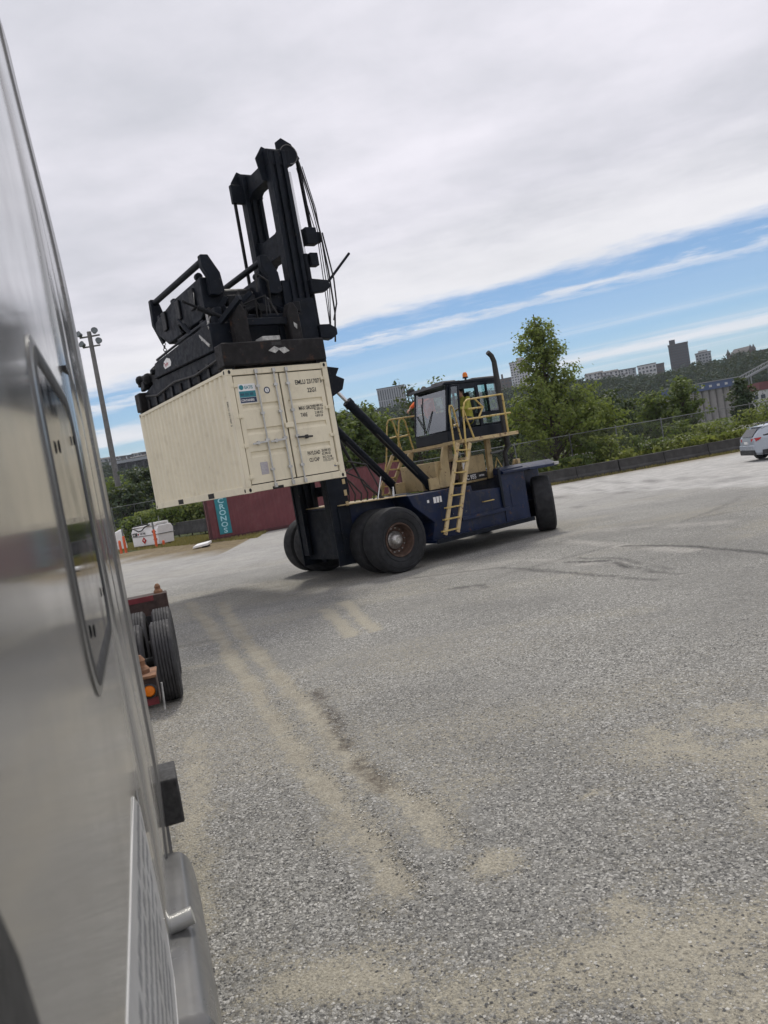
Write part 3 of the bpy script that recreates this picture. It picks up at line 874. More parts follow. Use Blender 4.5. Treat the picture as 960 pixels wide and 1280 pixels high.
    tag(np_mesh('undergrowth', V, Fq, M['grass']), kind='stuff', label='rough grass and weeds behind the barrier and fence', cat='undergrowth')
    n = 1500
    P = np.stack([gx(700, 48) + 16 * rng.random(n), 46.9 + 1.6 * rng.random(n), 0.9 + 0.5 * rng.random(n)], -1)
    keep = fbm(P[:, 0] * 0.8, P[:, 1], 2, 31) > 0.56
    V, Fq = leaf_quads(P[keep], 0.09 + 0.05 * rng.random(keep.sum()))
    tag(np_mesh('white_blossom', V, Fq, M['flower']), kind='stuff', label='white weed flowers scattered above the right barrier', cat='flowers')
    # dry verge in front of the walls: upright blades
    n = 14000
    xa = -22 + 15 * rng.random(n)
    ya = 46.0 - 1.0 * (xa + 10) + 8 * rng.random(n) - 1.0
    ok = (ya > 45 - 1.0 * (xa + 10))
    xb = 4 + 18 * rng.random(n // 2)
    yb = 42.6 + 0.13 * (xb - 4) + 1.7 * rng.random(n // 2)
    x, y = np.concatenate([xa[ok], xb]), np.concatenate([ya[ok], yb])
    n = len(x)
    a = rng.random(n) * 6.28
    h = 0.06 + 0.13 * rng.random(n)
    wv = 0.018 + 0.02 * rng.random(n)
    b0 = np.stack([x - wv * np.cos(a), y - wv * np.sin(a), 0 * x], -1)
    b1 = np.stack([x + wv * np.cos(a), y + wv * np.sin(a), 0 * x], -1)
    tp = np.stack([x + 0.05 * np.cos(a * 3), y + 0.05 * np.sin(a * 3), h], -1)
    V = np.stack([b0, b1, tp], 1).reshape(-1, 3)
    tag(np_mesh('verge_grass', V, np.arange(3 * n).reshape(-1, 3), M['drygrass']), kind='stuff', label='dry yellow grass on the verge before the walls', cat='grass')
build_trees()

# ------------------------------------------------------------------ fences, barriers, light mast
def chain_fence(label, pts, h, z0=0.0):
    root = empty('chain_link_fence', (pts[0][0], pts[0][1], z0))
    tag(root, label, 'fence')
    o = Vector((pts[0][0], pts[0][1], 0))
    P = [Vector((p[0], p[1], 0)) - o for p in pts]
    rail, mesh = MB(), MB()
    post = MB().tube((0, 0, -0.5), (0, 0, h + 0.05), 0.034, n=6).ball((0, 0, h + 0.06), 0.045, 6).mesh('fence_post')
    post.materials.append(M['wire'])
    for a, b in zip(P[:-1], P[1:]):
        L = (b - a).length
        d = (b - a) / L
        n = max(1, round(L / 3.0))
        for k in range(n + 1):
            po = bpy.data.objects.new('fence_post', post)
            COL.objects.link(po)
            po.parent = root
            po.location = a + d * (L * k / n)
        rail.tube(a + Vector((0, 0, h)), b + Vector((0, 0, h)), 0.024, n=6)
        k = -h
        while k < L:
            for sgn in (0, 1):
                s0, s1 = (k, k + h) if sgn == 0 else (k + h, k)
                p, q = a + d * s0 + Vector((0, 0, 0.05)), a + d * s1 + Vector((0, 0, h))
                if min(s0, s1) >= 0 and max(s0, s1) <= L:
                    w = d * 0.004
                    mesh.add([p - w, p + w, q + w, q - w], [(0, 1, 2, 3)])
            k += 0.14
    rail.build('top_rail', M['wire'], root)
    mesh.build('chain_mesh', M['wire'], root, smooth_ang=0)
    return root
chain_fence('chain link fence with pale top rail behind the right barrier', [(1.9, 48.9), (12, 47.9), (24, 49.6), (36, 52.5)], 2.62)
chain_fence('taller chain link fence behind the white fuel tank at the left', [(-40, 84), (-24, 76.5), (-14, 67.5), (1.2, 52.6)], 3.3)

ORD = ['first', 'second', 'third', 'fourth', 'fifth', 'sixth', 'seventh', 'eighth', 'ninth']
def barriers(a, b, n, h, wt, where, group, start=0):
    a, b = Vector((*a, 0)), Vector((*b, 0))
    L = (b - a).length / n
    d = (b - a).normalized()
    rz = math.atan2(d.y, d.x)
    for i in range(n):
        l = L - 0.025
        me = MB()
        hh = h * (1 + 0.03 * (rng.random() - .5))
        me.prism([(0, -wt / 2, -0.1), (0, wt / 2, -0.1), (0, wt / 2, hh * 0.25), (0, wt * 0.36, hh * 0.4), (0, wt * 0.3, hh), (0, -wt * 0.3, hh), (0, -wt * 0.36, hh * 0.4), (0, -wt / 2, hh * 0.25)], (l, 0, 0))
        o = me.build('concrete_barrier', M['concrete'], None, bevel=0.025)
        o.location = a + d * (L * i) + Vector((0, (rng.random() - .5) * 0.06, 0))
        o.rotation_euler = (0, 0, rz + (rng.random() - .5) * 0.012)
        tag(o, ORD[i + start] + ' dark concrete barrier block ' + where, 'barrier', group)
barriers((6.2, 44.15), (13.6, 44.55), 3, 0.76, 0.7, 'from the loader along the right fence', 'dark concrete barriers at the right')
barriers((13.63, 44.56), (27.5, 46.95), 5, 0.76, 0.7, 'from the loader along the right fence, towards the white car', 'dark concrete barriers at the right', 3)
barriers((-27.5, 77.2), (-9.4, 60.8), 8, 0.98, 0.7, 'from the left in the row behind the fuel tank', 'dark concrete barriers at the left')

def light_mast():
    b, t = at(146, 598, 90), at(109.5, 415, 90)
    root = empty('light_mast', (b[0], 90, -0.4))
    tag(root, 'tall grey light mast with four floodlights at the left', 'light mast')
    H = t[2] + 0.4
    MB().tube((0, 0, 0), (0, 0, H), 0.36, 0.24, 12).build('pole', M['pole'], root)
    MB().box(-1.15, 1.15, -0.08, 0.08, H - 0.62, H - 0.46).box(-1.0, 1.0, -0.08, 0.08, H - 1.75, H - 1.6).build('cross_arm', M['pole'], root)
    hs = MB().lathe([(0.02, 0.28), (0.23, 0.25), (0.28, 0.0), (0.38, -0.2), (0.36, -0.23)], (0, 0, 0), (0, 1, -0.3), 16).mesh('floodlight')
    hs.materials.append(M['lamp'])
    ls = MB().lathe([(0.0, -0.2), (0.35, -0.2)], (0, 0, 0), (0, 1, -0.3), 16).mesh('lens')
    ls.materials.append(M['lens'])
    for x, z in ((-1.0, H - 0.45), (0.75, H - 0.3), (-0.85, H - 1.6), (1.0, H - 1.5)):
        o = bpy.data.objects.new('floodlight', hs); COL.objects.link(o); o.parent = root; o.location = (x, -0.35, z + 0.2)
        l = bpy.data.objects.new('lens', ls); COL.objects.link(l); l.parent = o
        o.rotation_euler = (0.0, 0.0, 0.5 * x)
light_mast()

# ------------------------------------------------------------------ buildings beyond
def block(name, label, px, Y, wpx, top_py, mat, rows, cols, depth=14, cat='building', group=None, bits=None, win=(0.55, 0.5), winmat='bld_win', zb=None, hz=None):
    """a far block of flats: its walls, roof slab and every window"""
    p = at(px, top_py, Y)
    w = wpx * Y / F
    zb = hill_h(p[0], Y) - 3 if zb is None else zb
    h = p[2] - zb
    root = empty(name, (p[0], Y, zb), -math.atan2(p[0], Y))
    tag(root, label, cat, group)
    MB().box(-w / 2, w / 2, 0, depth, 0, h).build('wall', M[mat], root)
    MB().box(-w / 2 - 0.3, w / 2 + 0.3, -0.3, depth + 0.3, h, h + 0.5).build('roof', M['roof'], root)
    h0 = hz if hz else h * 0.9
    cw, rh = w / cols, h0 / rows
    me = MB().box(-cw * win[0] / 2, cw * win[0] / 2, -0.14, 0.25, -rh * win[1] / 2, rh * win[1] / 2).mesh('window', 0)
    me.materials.append(M[winmat])
    for r in range(rows):
        for c in range(cols):
            o = bpy.data.objects.new('window', me)
            COL.objects.link(o)
            o.parent = root
            o.location = (-w / 2 + cw * (c + 0.5), 0, h - 0.8 - rh * (r + 0.5))
    for nm, b, mt in (bits or []):
        MB().box(b[0] * w, b[1] * w, 1.0, depth - 1.0, h + b[2], h + b[3]).build(nm, M[mt], root)
    return root
block('tower_block', 'white tower block on the hill between the exhaust pipe and the tall tree', 648, 690, 23, 452, 'bld_white', 9, 7, hz=20, bits=[('lift_house', (-0.1, 0.32, 0.5, 3.4), 'bld_white')])
block('apartment_block', 'wide pale apartment block with vertical stripes left of the cab', 488, 690, 35, 484, 'bld_grey', 2, 12, hz=20, win=(0.42, 0.9))
block('tower_block', 'dark lone tower on the wooded ridge', 847, 640, 23, 430, 'bld_dark', 11, 7, hz=24, win=(0.5, 0.55), bits=[('lift_house', (-0.42, -0.12, 0.5, 4.2), 'bld_dark')])
block('apartment_block', 'small grey block on the ridge right of the dark tower', 878.5, 660, 18, 441, 'bld_grey', 4, 5, hz=10, bits=[('lift_house', (-0.3, 0.3, 0.5, 2.2), 'bld_white')])
block('apartment_block', 'low white flat roofed building left of the dark tower', 808, 640, 22, 456, 'bld_white', 2, 5, hz=6)
block('apartment_block', 'low dark fronted flats beside the low white building', 824, 645, 11, 455, 'bld_brown', 2, 4, hz=6)
block('tower_block', 'brownish block cut by the right picture edge', 962, 560, 26, 436, 'bld_brown', 8, 5, hz=22, winmat='bld_grey')
block('tower_block', 'dark low roofline just right of the exhaust pipe on the ridge', 628, 720, 22, 474, 'bld_brown', 2, 5, hz=7, bits=[('chimney', (-0.05, 0.06, 0.5, 4.5), 'bld_brown')])

def school():
    p = at(928, 441, 640)
    zb = hill_h(p[0], 640) - 3
    root = empty('castle_school', (p[0], 640, zb), -math.atan2(p[0], 640))
    tag(root, 'brown chateau like building with pointed turrets on the ridge', 'building')
    h = p[2] - zb
    MB().box(-9, 9, 0, 14, 0, h).build('wall', M['bld_brown'], root)
    MB().prism([(-9.3, 0, h), (9.3, 0, h), (7, 7, h + 5), (-6, 7, h + 4.5)][:4], (0, 0.6, 0)).build('gable', M['roof'], root)
    MB().add([(-9.3, -0.4, h), (9.3, -0.4, h), (9.3, 14.4, h), (-9.3, 14.4, h), (-5.5, 7, h + 4.2), (5.5, 7, h + 4.2)], [(0, 1, 5, 4), (1, 2, 5), (2, 3, 4, 5), (3, 0, 4), (3, 2, 1, 0)]).build('roof', M['roof'], root)
    for x, k in ((-10.5, 3), (8.6, 4.6), (6.3, 5)):
        t = MB().tube((x, 1, 0), (x, 1, h + k * 0.25), 1.5, n=8).build('turret', M['bld_brown'], root)
        MB().tube((x, 1, h + k * 0.25), (x, 1, h + k * 0.25 + 4.5), 1.8, 0.05, 8).build('spire', M['roof'], t)
    me = MB().box(-0.5, 0.5, -0.15, 0.2, -1, 1).mesh('window', 0)
    me.materials.append(M['bld_win'])
    for k in range(6):
        o = bpy.data.objects.new('window', me); COL.objects.link(o); o.parent = root; o.location = (-7 + k * 2.8, 0, h - 2.5)
school()

def house(where, px, py, Y, w, h, wall, roofm, group, flat=False, nth='first'):
    p = at(px, py, Y)
    root = empty('hillside_house', (p[0], Y, p[2] - h), -math.atan2(p[0], Y) + (rng.random() - .5) * 0.8)
    label = {'bld_white': 'white', 'bld_grey': 'grey', 'bld_brown': 'brown'}[wall] + (' flat roofed' if flat else ' gabled') + (' wide' if w > h * 1.6 else ' narrow') + ' house, ' + nth + ' in the ' + where
    tag(root, label, 'house', group)
    MB().box(-w / 2, w / 2, -4, 4, -5, h * 0.72).build('wall', M[wall], root)
    if flat:
        MB().box(-w / 2 - .4, w / 2 + .4, -4.4, 4.4, h * 0.72, h * 0.8).build('roof', M[roofm], root)
    else:
        MB().prism([(-w / 2 - .4, -4.6, h * .72), (-w / 2 - .4, 4.6, h * .72), (-w / 2 - .4, 0, h)], (w + .8, 0, 0)).build('roof', M[roofm], root)
    n = max(2, int(w / 3))
    me = MB().box(-0.7, 0.7, -0.12, 0.2, -0.7, 0.7).mesh('window', 0)
    me.materials.append(M['bld_win'])
    for k in range(n):
        for z in (h * 0.5, h * 0.12):
            o = bpy.data.objects.new('window', me); COL.objects.link(o); o.parent = root
            o.location = (-w / 2 + w * (k + .5) / n, -4, z)
for i in range(15):
    px = 738 + (i % 8) * 6.6 + rng.random() * 2
    house(('front row' if i >= 8 else 'back row') + ' on the right ridge', px, 462 - 0.13 * (px - 765) + (4.5 if i >= 8 else 0) + rng.random() * 1.5, 620 + 8 * rng.random(), 5 + 4 * rng.random(), 5.0, 'bld_white' if rng.random() < .6 else 'bld_grey', 'roof', 'pale houses clustered on the right ridge', rng.random() < .4, ORD[i % 8])
for i in range(26):
    px = 124 + (i % 9) * 6.4 + rng.random() * 3
    py = 573 - 0.17 * (px - 124) + (i // 9) * 4.6 + rng.random() * 2
    house(('lowest row' if i >= 18 else 'middle row' if i >= 9 else 'top row') + ' on the left hillside', px, py, 640 - (i // 9) * 28 + 8 * rng.random(), 6 + 5 * rng.random(), 4.6, ('bld_white', 'bld_grey', 'bld_brown')[i % 3], 'roof', 'houses stepped up the left hillside', rng.random() < .4, ORD[i % 9])
for i in range(9):
    px = 412 + i * 7 + rng.random() * 3
    house('row over the lifting rams', px, 520 - 0.17 * (px - 440) + rng.random() * 8, 590, 6 + 4 * rng.random(), 4.6, ('bld_white', 'bld_grey')[i % 2], 'roof', 'houses behind the lifting rams', False, ORD[i])

def viaduct():
    p, q = at(147, 577, 480), at(200, 565, 480)
    root = empty('road_viaduct', (p[0], 480, 0))
    tag(root, 'grey road viaduct with dark piers below the left hillside houses', 'viaduct')
    L = (q[0] - p[0]) * 1.6
    z = p[2]
    MB().box(-4, L, -4, 4, z - 1.6, z).build('deck', M['bld_grey'], root)
    me = MB().box(-0.6, 0.6, -2, 2, -z - 2, -1.6).mesh('pier', 0)
    me.materials.append(M['bld_dark'])
    for k in range(9):
        o = bpy.data.objects.new('pier', me); COL.objects.link(o); o.parent = root; o.location = (k * L / 8, 0, z)
    MB().box(-3, L, 2.6, 2.9, z - 5, z - 1.7).build('back_wall', M['bld_dark'], root)
viaduct()

def grain_terminal():
    Y = 318
    a, b = at(833, 486, Y), at(921, 470, Y)
    root = empty('grain_silo', (a[0], Y, 0))
    tag(root, 'row of grey grain silos under a long blue headhouse', 'grain silos')
    L = b[0] - a[0]
    zt = 15.0
    n = 10
    me = MB().tube((0, 0, -1), (0, 0, 12.0), L / n / 2 * 0.98, n=18).mesh('silo')
    me.materials.append(M['silo'])
    for k in range(n):
        o = bpy.data.objects.new('silo', me); COL.objects.link(o); o.parent = root; o.location = (L * (k + .5) / n, 2, 0)
    MB().box(-0.4, L + .4, -0.2, 5, 12.0, zt).build('headhouse', M['silo_blue'], root)
    MB().box(-0.7, L + .7, -0.5, 5.3, zt, zt + 0.35).build('roof', M['steel_far'], root)
    wm = MB().box(-0.55, 0.55, -0.32, 0, -0.45, 0.45).mesh('window', 0)
    wm.materials.append(M['bld_white'])
    for k in range(9):
        o = bpy.data.objects.new('window', wm); COL.objects.link(o); o.parent = root; o.location = (L * (k + .5) / 9, 0, 13.4)
    # conveyor climbing away to the right
    root = empty('conveyor_bridge', (b[0], Y, 0))
    tag(root, 'grey lattice conveyor bridge climbing right from the silos', 'conveyor')
    d = at(975, 444, Y) - np.array([b[0], Y, 14.6])
    m1 = MB()
    for off in (0, 2.2):
        for dz in (0, 2.0):
            m1.bar((0, off, 14.6 - 2 + dz), (d[0], off, 14.6 + d[2] - 2 + dz), 0.22, 0.22)
    for k in range(14):
        f, g = k / 14, (k + 1) / 14
        m1.bar((d[0] * f, 0, 12.6 + d[2] * f), (d[0] * g, 0, 14.6 + d[2] * g), 0.14, 0.14)
        m1.bar((d[0] * f, 0, 14.6 + d[2] * f), (d[0] * f, 0, 12.6 + d[2] * f), 0.14, 0.14)
    m1.build('truss', M['steel_far'], root)
    MB().bar((0, 1.1, 13.0), (d[0], 1.1, 13.0 + d[2]), 1.8, 0.5).build('belt_deck', M['bld_grey'], root)
    for f in (0.3, 0.75):
        m2 = MB().bar((d[0] * f, 0, -1), (d[0] * f, 0, 12.6 + d[2] * f), 0.4, 0.4).bar((d[0] * f, 2.2, -1), (d[0] * f, 2.2, 12.6 + d[2] * f), 0.4, 0.4)
        m2.build('trestle', M['steel_far'], root)
    root = empty('dock_shed', (at(957, 500, 250)[0], 250, 0))
    tag(root, 'white dock shed with dull red upper band at the right edge', 'shed')
    MB().box(-4.5, 6, 0, 8, -1, 7.0).build('wall', M['bld_white'], root)
    MB().box(-1.5, 6.2, -0.2, 8.2, 7.0, 9.6).build('upper_band', M['maroon'], root)
    wm = MB().box(-0.7, 0.7, -0.1, 0.2, -0.6, 0.6).mesh('window', 0)
    wm.materials.append(M['bld_win'])
    for k in range(4):
        o = bpy.data.objects.new('window', wm); COL.objects.link(o); o.parent = root; o.location = (-3 + k * 2.4, 0, 5)
grain_terminal()

# ------------------------------------------------------------------ containers
YAW = math.atan2(-0.5537, -0.8327)
def fork_to_world(x, y, z=0):
    c, s = math.cos(YAW), math.sin(YAW)
    return (-0.89 + c * x - s * y, 19.94 + s * x + c * y, z)

def corrugated(y0, y1, z0, z1, x, sgn, pitch=0.278, depth=0.036):
    pts = []
    y = y0
    pat = [(0.0, 0), (0.26, 0), (0.5, 1), (0.76, 1)]
    n = max(1, round((y1 - y0) / pitch))
    pt = (y1 - y0) / n
    for k in range(n):
        for f, d in pat:
            pts.append((y0 + (k + f) * pt, x - sgn * depth * d))
    pts.append((y1, x))
    vs, fs = [], []
    for z in (z0, z1):
        vs += [(xx, yy, z) for yy, xx in pts]
    m_ = len(pts)
    for i in range(m_ - 1):
        f = (i, i + 1, m_ + i + 1, m_ + i)
        fs.append(f if sgn > 0 else f[::-1])
    return MB().add(vs, fs)

def container(name, label, loc, rz, L, H, paint, frame, detailed):
    root = empty(name, loc, rz)
    tag(root, label, 'shipping container')
    h2, W = L / 2, 1.219
    fr = MB()
    for sx in (-1, 1):
        fr.box(sx * W, sx * (W - 0.07), -h2 + .12, h2 - .12, 0.0, 0.155)
        fr.box(sx * W, sx * (W - 0.06), -h2 + .12, h2 - .12, H - 0.075, H - 0.003)
    fr.build('side_rail', frame, root, bevel=0.006)
    for sx in (-1, 1):
        for sy in (-1, 1):
            MB().box(sx * W, sx * (W - 0.13), sy * h2, sy * (h2 - .16), 0.115, H - 0.115).build('corner_post', frame, root, bevel=0.012)
    cast = MB().box(-0.081, 0.081, -0.089, 0.089, -0.06, 0.06).mesh('corner_casting')
    cast.materials.append(frame)
    hole = MB()
    for q in ((0, 1), (1, 0), (0, -1), (-1, 0)):
        c = Vector((q[0] * 0.0825, q[1] * 0.0905, 0))
        w = Vector((q[1] * 0.03, -q[0] * 0.03, 0))
        pr = []
        for k in range(10):
            t = 2 * PI * k / 10
            pr.append(c + w * math.cos(t) + Vector((0, 0, 0.042 * math.sin(t))))
        hole.prism(pr, Vector((q[0], q[1], 0)) * 0.003)
    hm = hole.mesh('casting_hole', 0)
    hm.materials.append(M['cream_dark'])
    for sx in (-1, 1):
        for sy in (-1, 1):
            for z in (0.057, H - 0.055):
                o = bpy.data.objects.new('corner_casting', cast); COL.objects.link(o); o.parent = root
                o.location = (sx * (W - 0.079), sy * (h2 - 0.086), z)
                g = bpy.data.objects.new('casting_hole', hm); COL.objects.link(g); g.parent = o
    for sx in (-1, 1):
        corrugated(-h2 + .16, h2 - .16, 0.155, H - 0.075, sx * (W - 0.012), sx).build('side_panel', paint, root, smooth_ang=0)
    MB().box(-W + .02, W - .02, -h2 + .1, h2 - .1, H - 0.06, H - 0.035).build('roof_panel', paint, root)
    fl = MB().box(-W + .05, W - .05, -h2 + .1, h2 - .1, 0.11, 0.15)
    for k in range(int(L / 0.45)):
        y = -h2 + .3 + k * 0.45
        fl.box(-W + .07, W - .07, y - .03, y + .03, 0.012, 0.109)
    fl.build('floor', M['cladding'], root)
    me = MB().box(-W + .13, W - .13, -h2 + 0.03, -h2 + 0.07, 0.15, H - 0.1)
    me.build('end_panel', paint, root)
    if not detailed:
        MB().box(-W + .13, W - .13, h2 - 0.03, h2 - 0.07, 0.15, H - 0.1).build('door', paint, root)
        MB().box(-W + .13, W - .13, -h2, -h2 + .1, 0.0, 0.12).box(-W + .13, W - .13, -h2, -h2 + .1, H - .12, H - .004).build('end_rail', frame, root)
        return root
    # door end
    MB().box(-W + .131, W - .131, h2 - .11, h2 - .004, 0.004, 0.15).build('door_sill', frame, root, bevel=0.008)
    MB().box(-W + .131, W - .131, h2 - .11, h2 - .006, H - 0.13, H - 0.006).build('door_header', frame, root, bevel=0.008)
    MB().box(-W + .131, W - .131, -h2, -h2 + .1, 0.0, 0.12).box(-W + .131, W - .131, -h2, -h2 + .1, H - .12, H - .004).build('end_rail', frame, root)
    MB().box(-W + .132, W - .132, h2 - .10, h2 - .09, 0.151, H - 0.131).build('door_gasket', M['cream_dark'], root)
    pk = MB()
    for y in (-1.03, 1.03):
        pk.box(W + 0.003, W - .04, y - .18, y + .18, 0.02, 0.135)
    pk.box(0.62, 0.36, h2 - 0.02, h2 - 0.002, -0.002, 0.06)
    pk.build('fork_pocket', M['cream_dark'], root)
    z0, z1 = 0.172, H - 0.152
    for sx in (1, -1):
        xa, xb = (0.018, 1.066) if sx > 0 else (-1.066, -0.018)
        yo = h2 - 0.03
        prof = [(z0, 0)]
        for zc in (0.80, 1.28, 1.80):
            prof += [(zc - 0.085, 0), (zc - 0.03, -0.034), (zc + 0.035, -0.034), (zc + 0.045, 0)]
        prof.append((z1, 0))
        d = MB()
        xi, xo = xa + 0.10, xb - 0.10
        vs, fs = [], []
        for z, y in prof:
            vs += [(xi, yo + y, z), (xo, yo + y, z)]
        for i in range(len(prof) - 1):
            fs.append((2 * i, 2 * i + 2, 2 * i + 3, 2 * i + 1))
        d.add(vs, fs)
        d.box(xa, xi, yo - .04, yo + 0.001, z0, z1).box(xo, xb, yo - .04, yo + 0.001, z0, z1)
        d.box(xi, xo, yo - .045, yo - .04, z0, z1)
        d.box(xi, xo, yo - .04, yo + 0.0005, z0, z0 + .02).box(xi, xo, yo - .04, yo + 0.0005, z1 - .02, z1)
        door = d.build('door', paint, root, smooth_ang=0)
        rods = (0.55, 0.13) if sx > 0 else (-0.17,)
        for x in rods:
            r = MB().tube((x, h2 + .012, 0.06), (x, h2 + .012, H - 0.06), 0.019, n=10)
            r.build('lock_rod', M['galv'], door)
            for z in (0.075, H - 0.085):
                MB().box(x - .035, x + .035, h2 - .006, h2 + .05, z - .045, z + .045).build('rod_cam', M['galv'], door, bevel=0.006)
            for z in (0.42, 1.05, 1.62, 2.2):
                MB().box(x - .045, x + .045, yo + 0.001, h2 + .03, z - .028, z + .028).build('rod_bracket', M['galv'], door, bevel=0.006)
            hd = MB().bar((x, h2 + .035, 1.02), (x + sx * 0.36, h2 + .04, 1.0), 0.022, 0.04)
            hd.box(x + sx * .2, x + sx * .25, yo + .001, h2 + .05, 0.97, 1.05)
            hd.build('door_handle', M['galv'] if sx > 0 else M['ink'], door, bevel=0.004)
        hg = MB()
        for z in (0.32, 0.98, 1.6, 2.25):
            hg.box(sx * 1.0, sx * 1.15, yo + .001, h2 + .004, z - .035, z + .035)
            hg.tube((sx * 1.085, h2 + .008, z - .05), (sx * 1.085, h2 + .008, z + .05), 0.016, n=8)
        hg.build('hinge', paint, door, bevel=0.006)
    MB().box(-0.14, 0.07, h2 - 0.029, h2 + .02, 1.25, 1.36).build('door_clasp', frame, root, bevel=0.01)
    U, Z = (-1, 0, 0), (0, 0, 1)
    yt = h2 - 0.027
    text('EMLU 231707', 0.135, M['ink'], root, (-0.36, yt, 2.16), U, Z, 'serial_number', sx=0.78)
    text('3', 0.135, M['ink'], root, (-0.98, yt + 0.004, 2.16), U, Z, 'serial_number', sx=0.78)
    text('22G1', 0.135, M['ink'], root, (-0.63, yt, 1.97), U, Z, 'size_code', sx=0.78)
    for s, x, z, sz in (('MAX GROSS', -.34, 1.60, .115), ('TARE', -.36, 1.45, .115), ('30.480 KG', -.72, 1.635, .075), ('67.200 LB', -.72, 1.565, .075), ('2.180 KG', -.72, 1.485, .075), ('4.810 LB', -.72, 1.415, .075),
                        ('PAYLOAD', -.36, .60, .115), ('CU CAP', -.38, .45, .115), ('28.300 KG', -.72, .635, .075), ('62.390 LB', -.72, .565, .075), ('33.2 CU M', -.72, .485, .075), ('1172 CU FT', -.72, .415, .075)):
        text(s, sz, M['ink'], root, (x, yt, z), U, Z, 'weight_marking', sx=0.62 if sz > .1 else 0.72)
    text('EMLU 231707 3', 0.10, M['ink'], root, (W + 0.003, h2 - .20, 1.95), (0, 0, -1), (0, 1, 0), 'serial_number', sx=0.8)
    dc = MB().box(0.995, 0.60, yt - .001, yt + .001, 1.865, 2.27).build('operator_decal', M['white'], root)
    MB().box(0.985, 0.61, yt + .001, yt + .0025, 1.99, 2.12).build('teal_band', M['teal'], dc)
    MB().box(0.985, 0.61, yt + .001, yt + .0025, 1.875, 1.985).build('navy_band', M['navy'], dc)
    MB().lathe([(0.0, 0.002), (0.052, 0.002)], (0.92, yt + .001, 2.2), (0, 1, 0), 20).build('globe_mark', M['teal'], dc)
    text('EATIS', 0.092, M['teal'], dc, (0.85, yt + .003, 2.165), U, Z, 'lettering', sx=0.85)
    text('866 222 300', 0.075, M['navy'], dc, (0.965, yt + .0045, 2.03), U, Z, 'lettering', sx=0.78)
    text('CONTAINERS', 0.065, M['white'], dc, (0.97, yt + .0045, 1.905), U, Z, 'lettering', sx=0.75)
    rg = MB().lathe([(0.048, 0.0), (0.048, 0.002), (0.072, 0.002), (0.072, 0.0)], (0.34, yt, 2.1), (0, 1, 0), 24).build('round_decal', M['navy'], root)
    MB().lathe([(0.0, 0.001), (0.048, 0.001)], (0.34, yt, 2.1), (0, 1, 0), 24).build('decal_face', M['white'], rg)
    MB().box(0.335, 0.345, yt + .002, yt + .003, 2.065, 2.135).build('decal_mark', M['navy'], rg)
    np_ = MB().box(0.80, 0.63, yt - .001, yt + .002, 0.34, 0.60).build('notice_plate', pm('lilac_notice', (0.40, 0.37, 0.40), 0.6), root)
    ln = MB()
    for k in range(7):
        ln.box(0.785, 0.65 + 0.03 * (k % 3), yt + .002, yt + .003, 0.36 + k * .033, 0.372 + k * .033)
    ln.build('print_lines', M['galv'], np_)
    MB().box(-0.98, -1.04, yt - .001, yt + .002, 0.27, 0.31).build('blue_tag', M['silo_blue'], root)
    return root
container('shipping_container', 'cream twenty foot container hanging from the black spreader, doors facing', (-3.393, 19.427, 2.445), YAW, 6.058, 2.591, M['cream'], M['cream'], True)
# maroon box on the ground: long side to the camera
MA = math.atan2(0.25, 0.97)
cc = Vector((-10.3, 45.7, 0)) + Vector((math.cos(MA), math.sin(MA), 0)) * 6.1 + Vector((-math.sin(MA), math.cos(MA), 0)) * 1.22
mar = container('shipping_container', 'maroon forty foot container on the ground behind the loader, lettered CRONOS', (cc.x, cc.y, 0.03), MA - PI / 2, 12.19, 2.86, M['maroon'], M['maroon_dark'], False)
# lettering strip on the face turned to the camera (local +x, y runs along the side)
sg = MB().box(1.221, 1.226, -5.5, -4.78, 0.30, 2.45).build('name_strip', M['teal'], mar)
MB().box(1.221, 1.227, -5.5, -4.78, 2.452, 2.72).build('white_panel', M['cyan'], sg)
text('I', 0.26, M['navy'], sg, (1.23, -5.14, 2.49), (0, 1, 0), (0, 0, 1), 'lettering', 'CENTER')
for k, ch in enumerate('CRONOS'):
    text(ch, 0.40, M['cyan'], sg, (1.23, -5.14, 2.13 - k * 0.352), (0, 1, 0), (0, 0, 1), 'lettering', 'CENTER', sx=1.25)

# ------------------------------------------------------------------ container handler
def tyre_profile(Ro, Rr, w, grooves=0, gd=0.012):
    """closed (radius, offset) outline of a tyre section"""
    h = w / 2
    pr = [(Rr, -h * .72), (Rr + .02, -h * .86), (Rr + (Ro - Rr) * .35, -h * 0.99), (Rr + (Ro - Rr) * .62, -h), (Ro - (Ro - Rr) * .16, -h * .95), (Ro - .018, -h * .83)]
    if grooves:
        n = grooves
        xs = np.linspace(-h * .8, h * .8, n * 2 + 2)
        pr.append((Ro - 0.004, -h * .8))
        gw = h * 0.05
        for k in range(1, n + 1):
            c = -h * .8 + 1.6 * h * k / (n + 1)
            ro = Ro - 0.004 * abs(c / h) ** 2
            pr += [(ro, c - gw), (ro - gd, c - gw * .6), (ro - gd, c + gw * .6), (ro, c + gw)]
        pr.append((Ro - 0.004, h * .8))
    else:
        pr += [(Ro - .004, -h * .6), (Ro, 0), (Ro - .004, h * .6)]
    pr += [(Ro - .018, h * .83), (Ro - (Ro - Rr) * .16, h * .95), (Rr + (Ro - Rr) * .62, h), (Rr + (Ro - Rr) * .35, h * .99), (Rr + .02, h * .86), (Rr, h * .72)]
    return pr

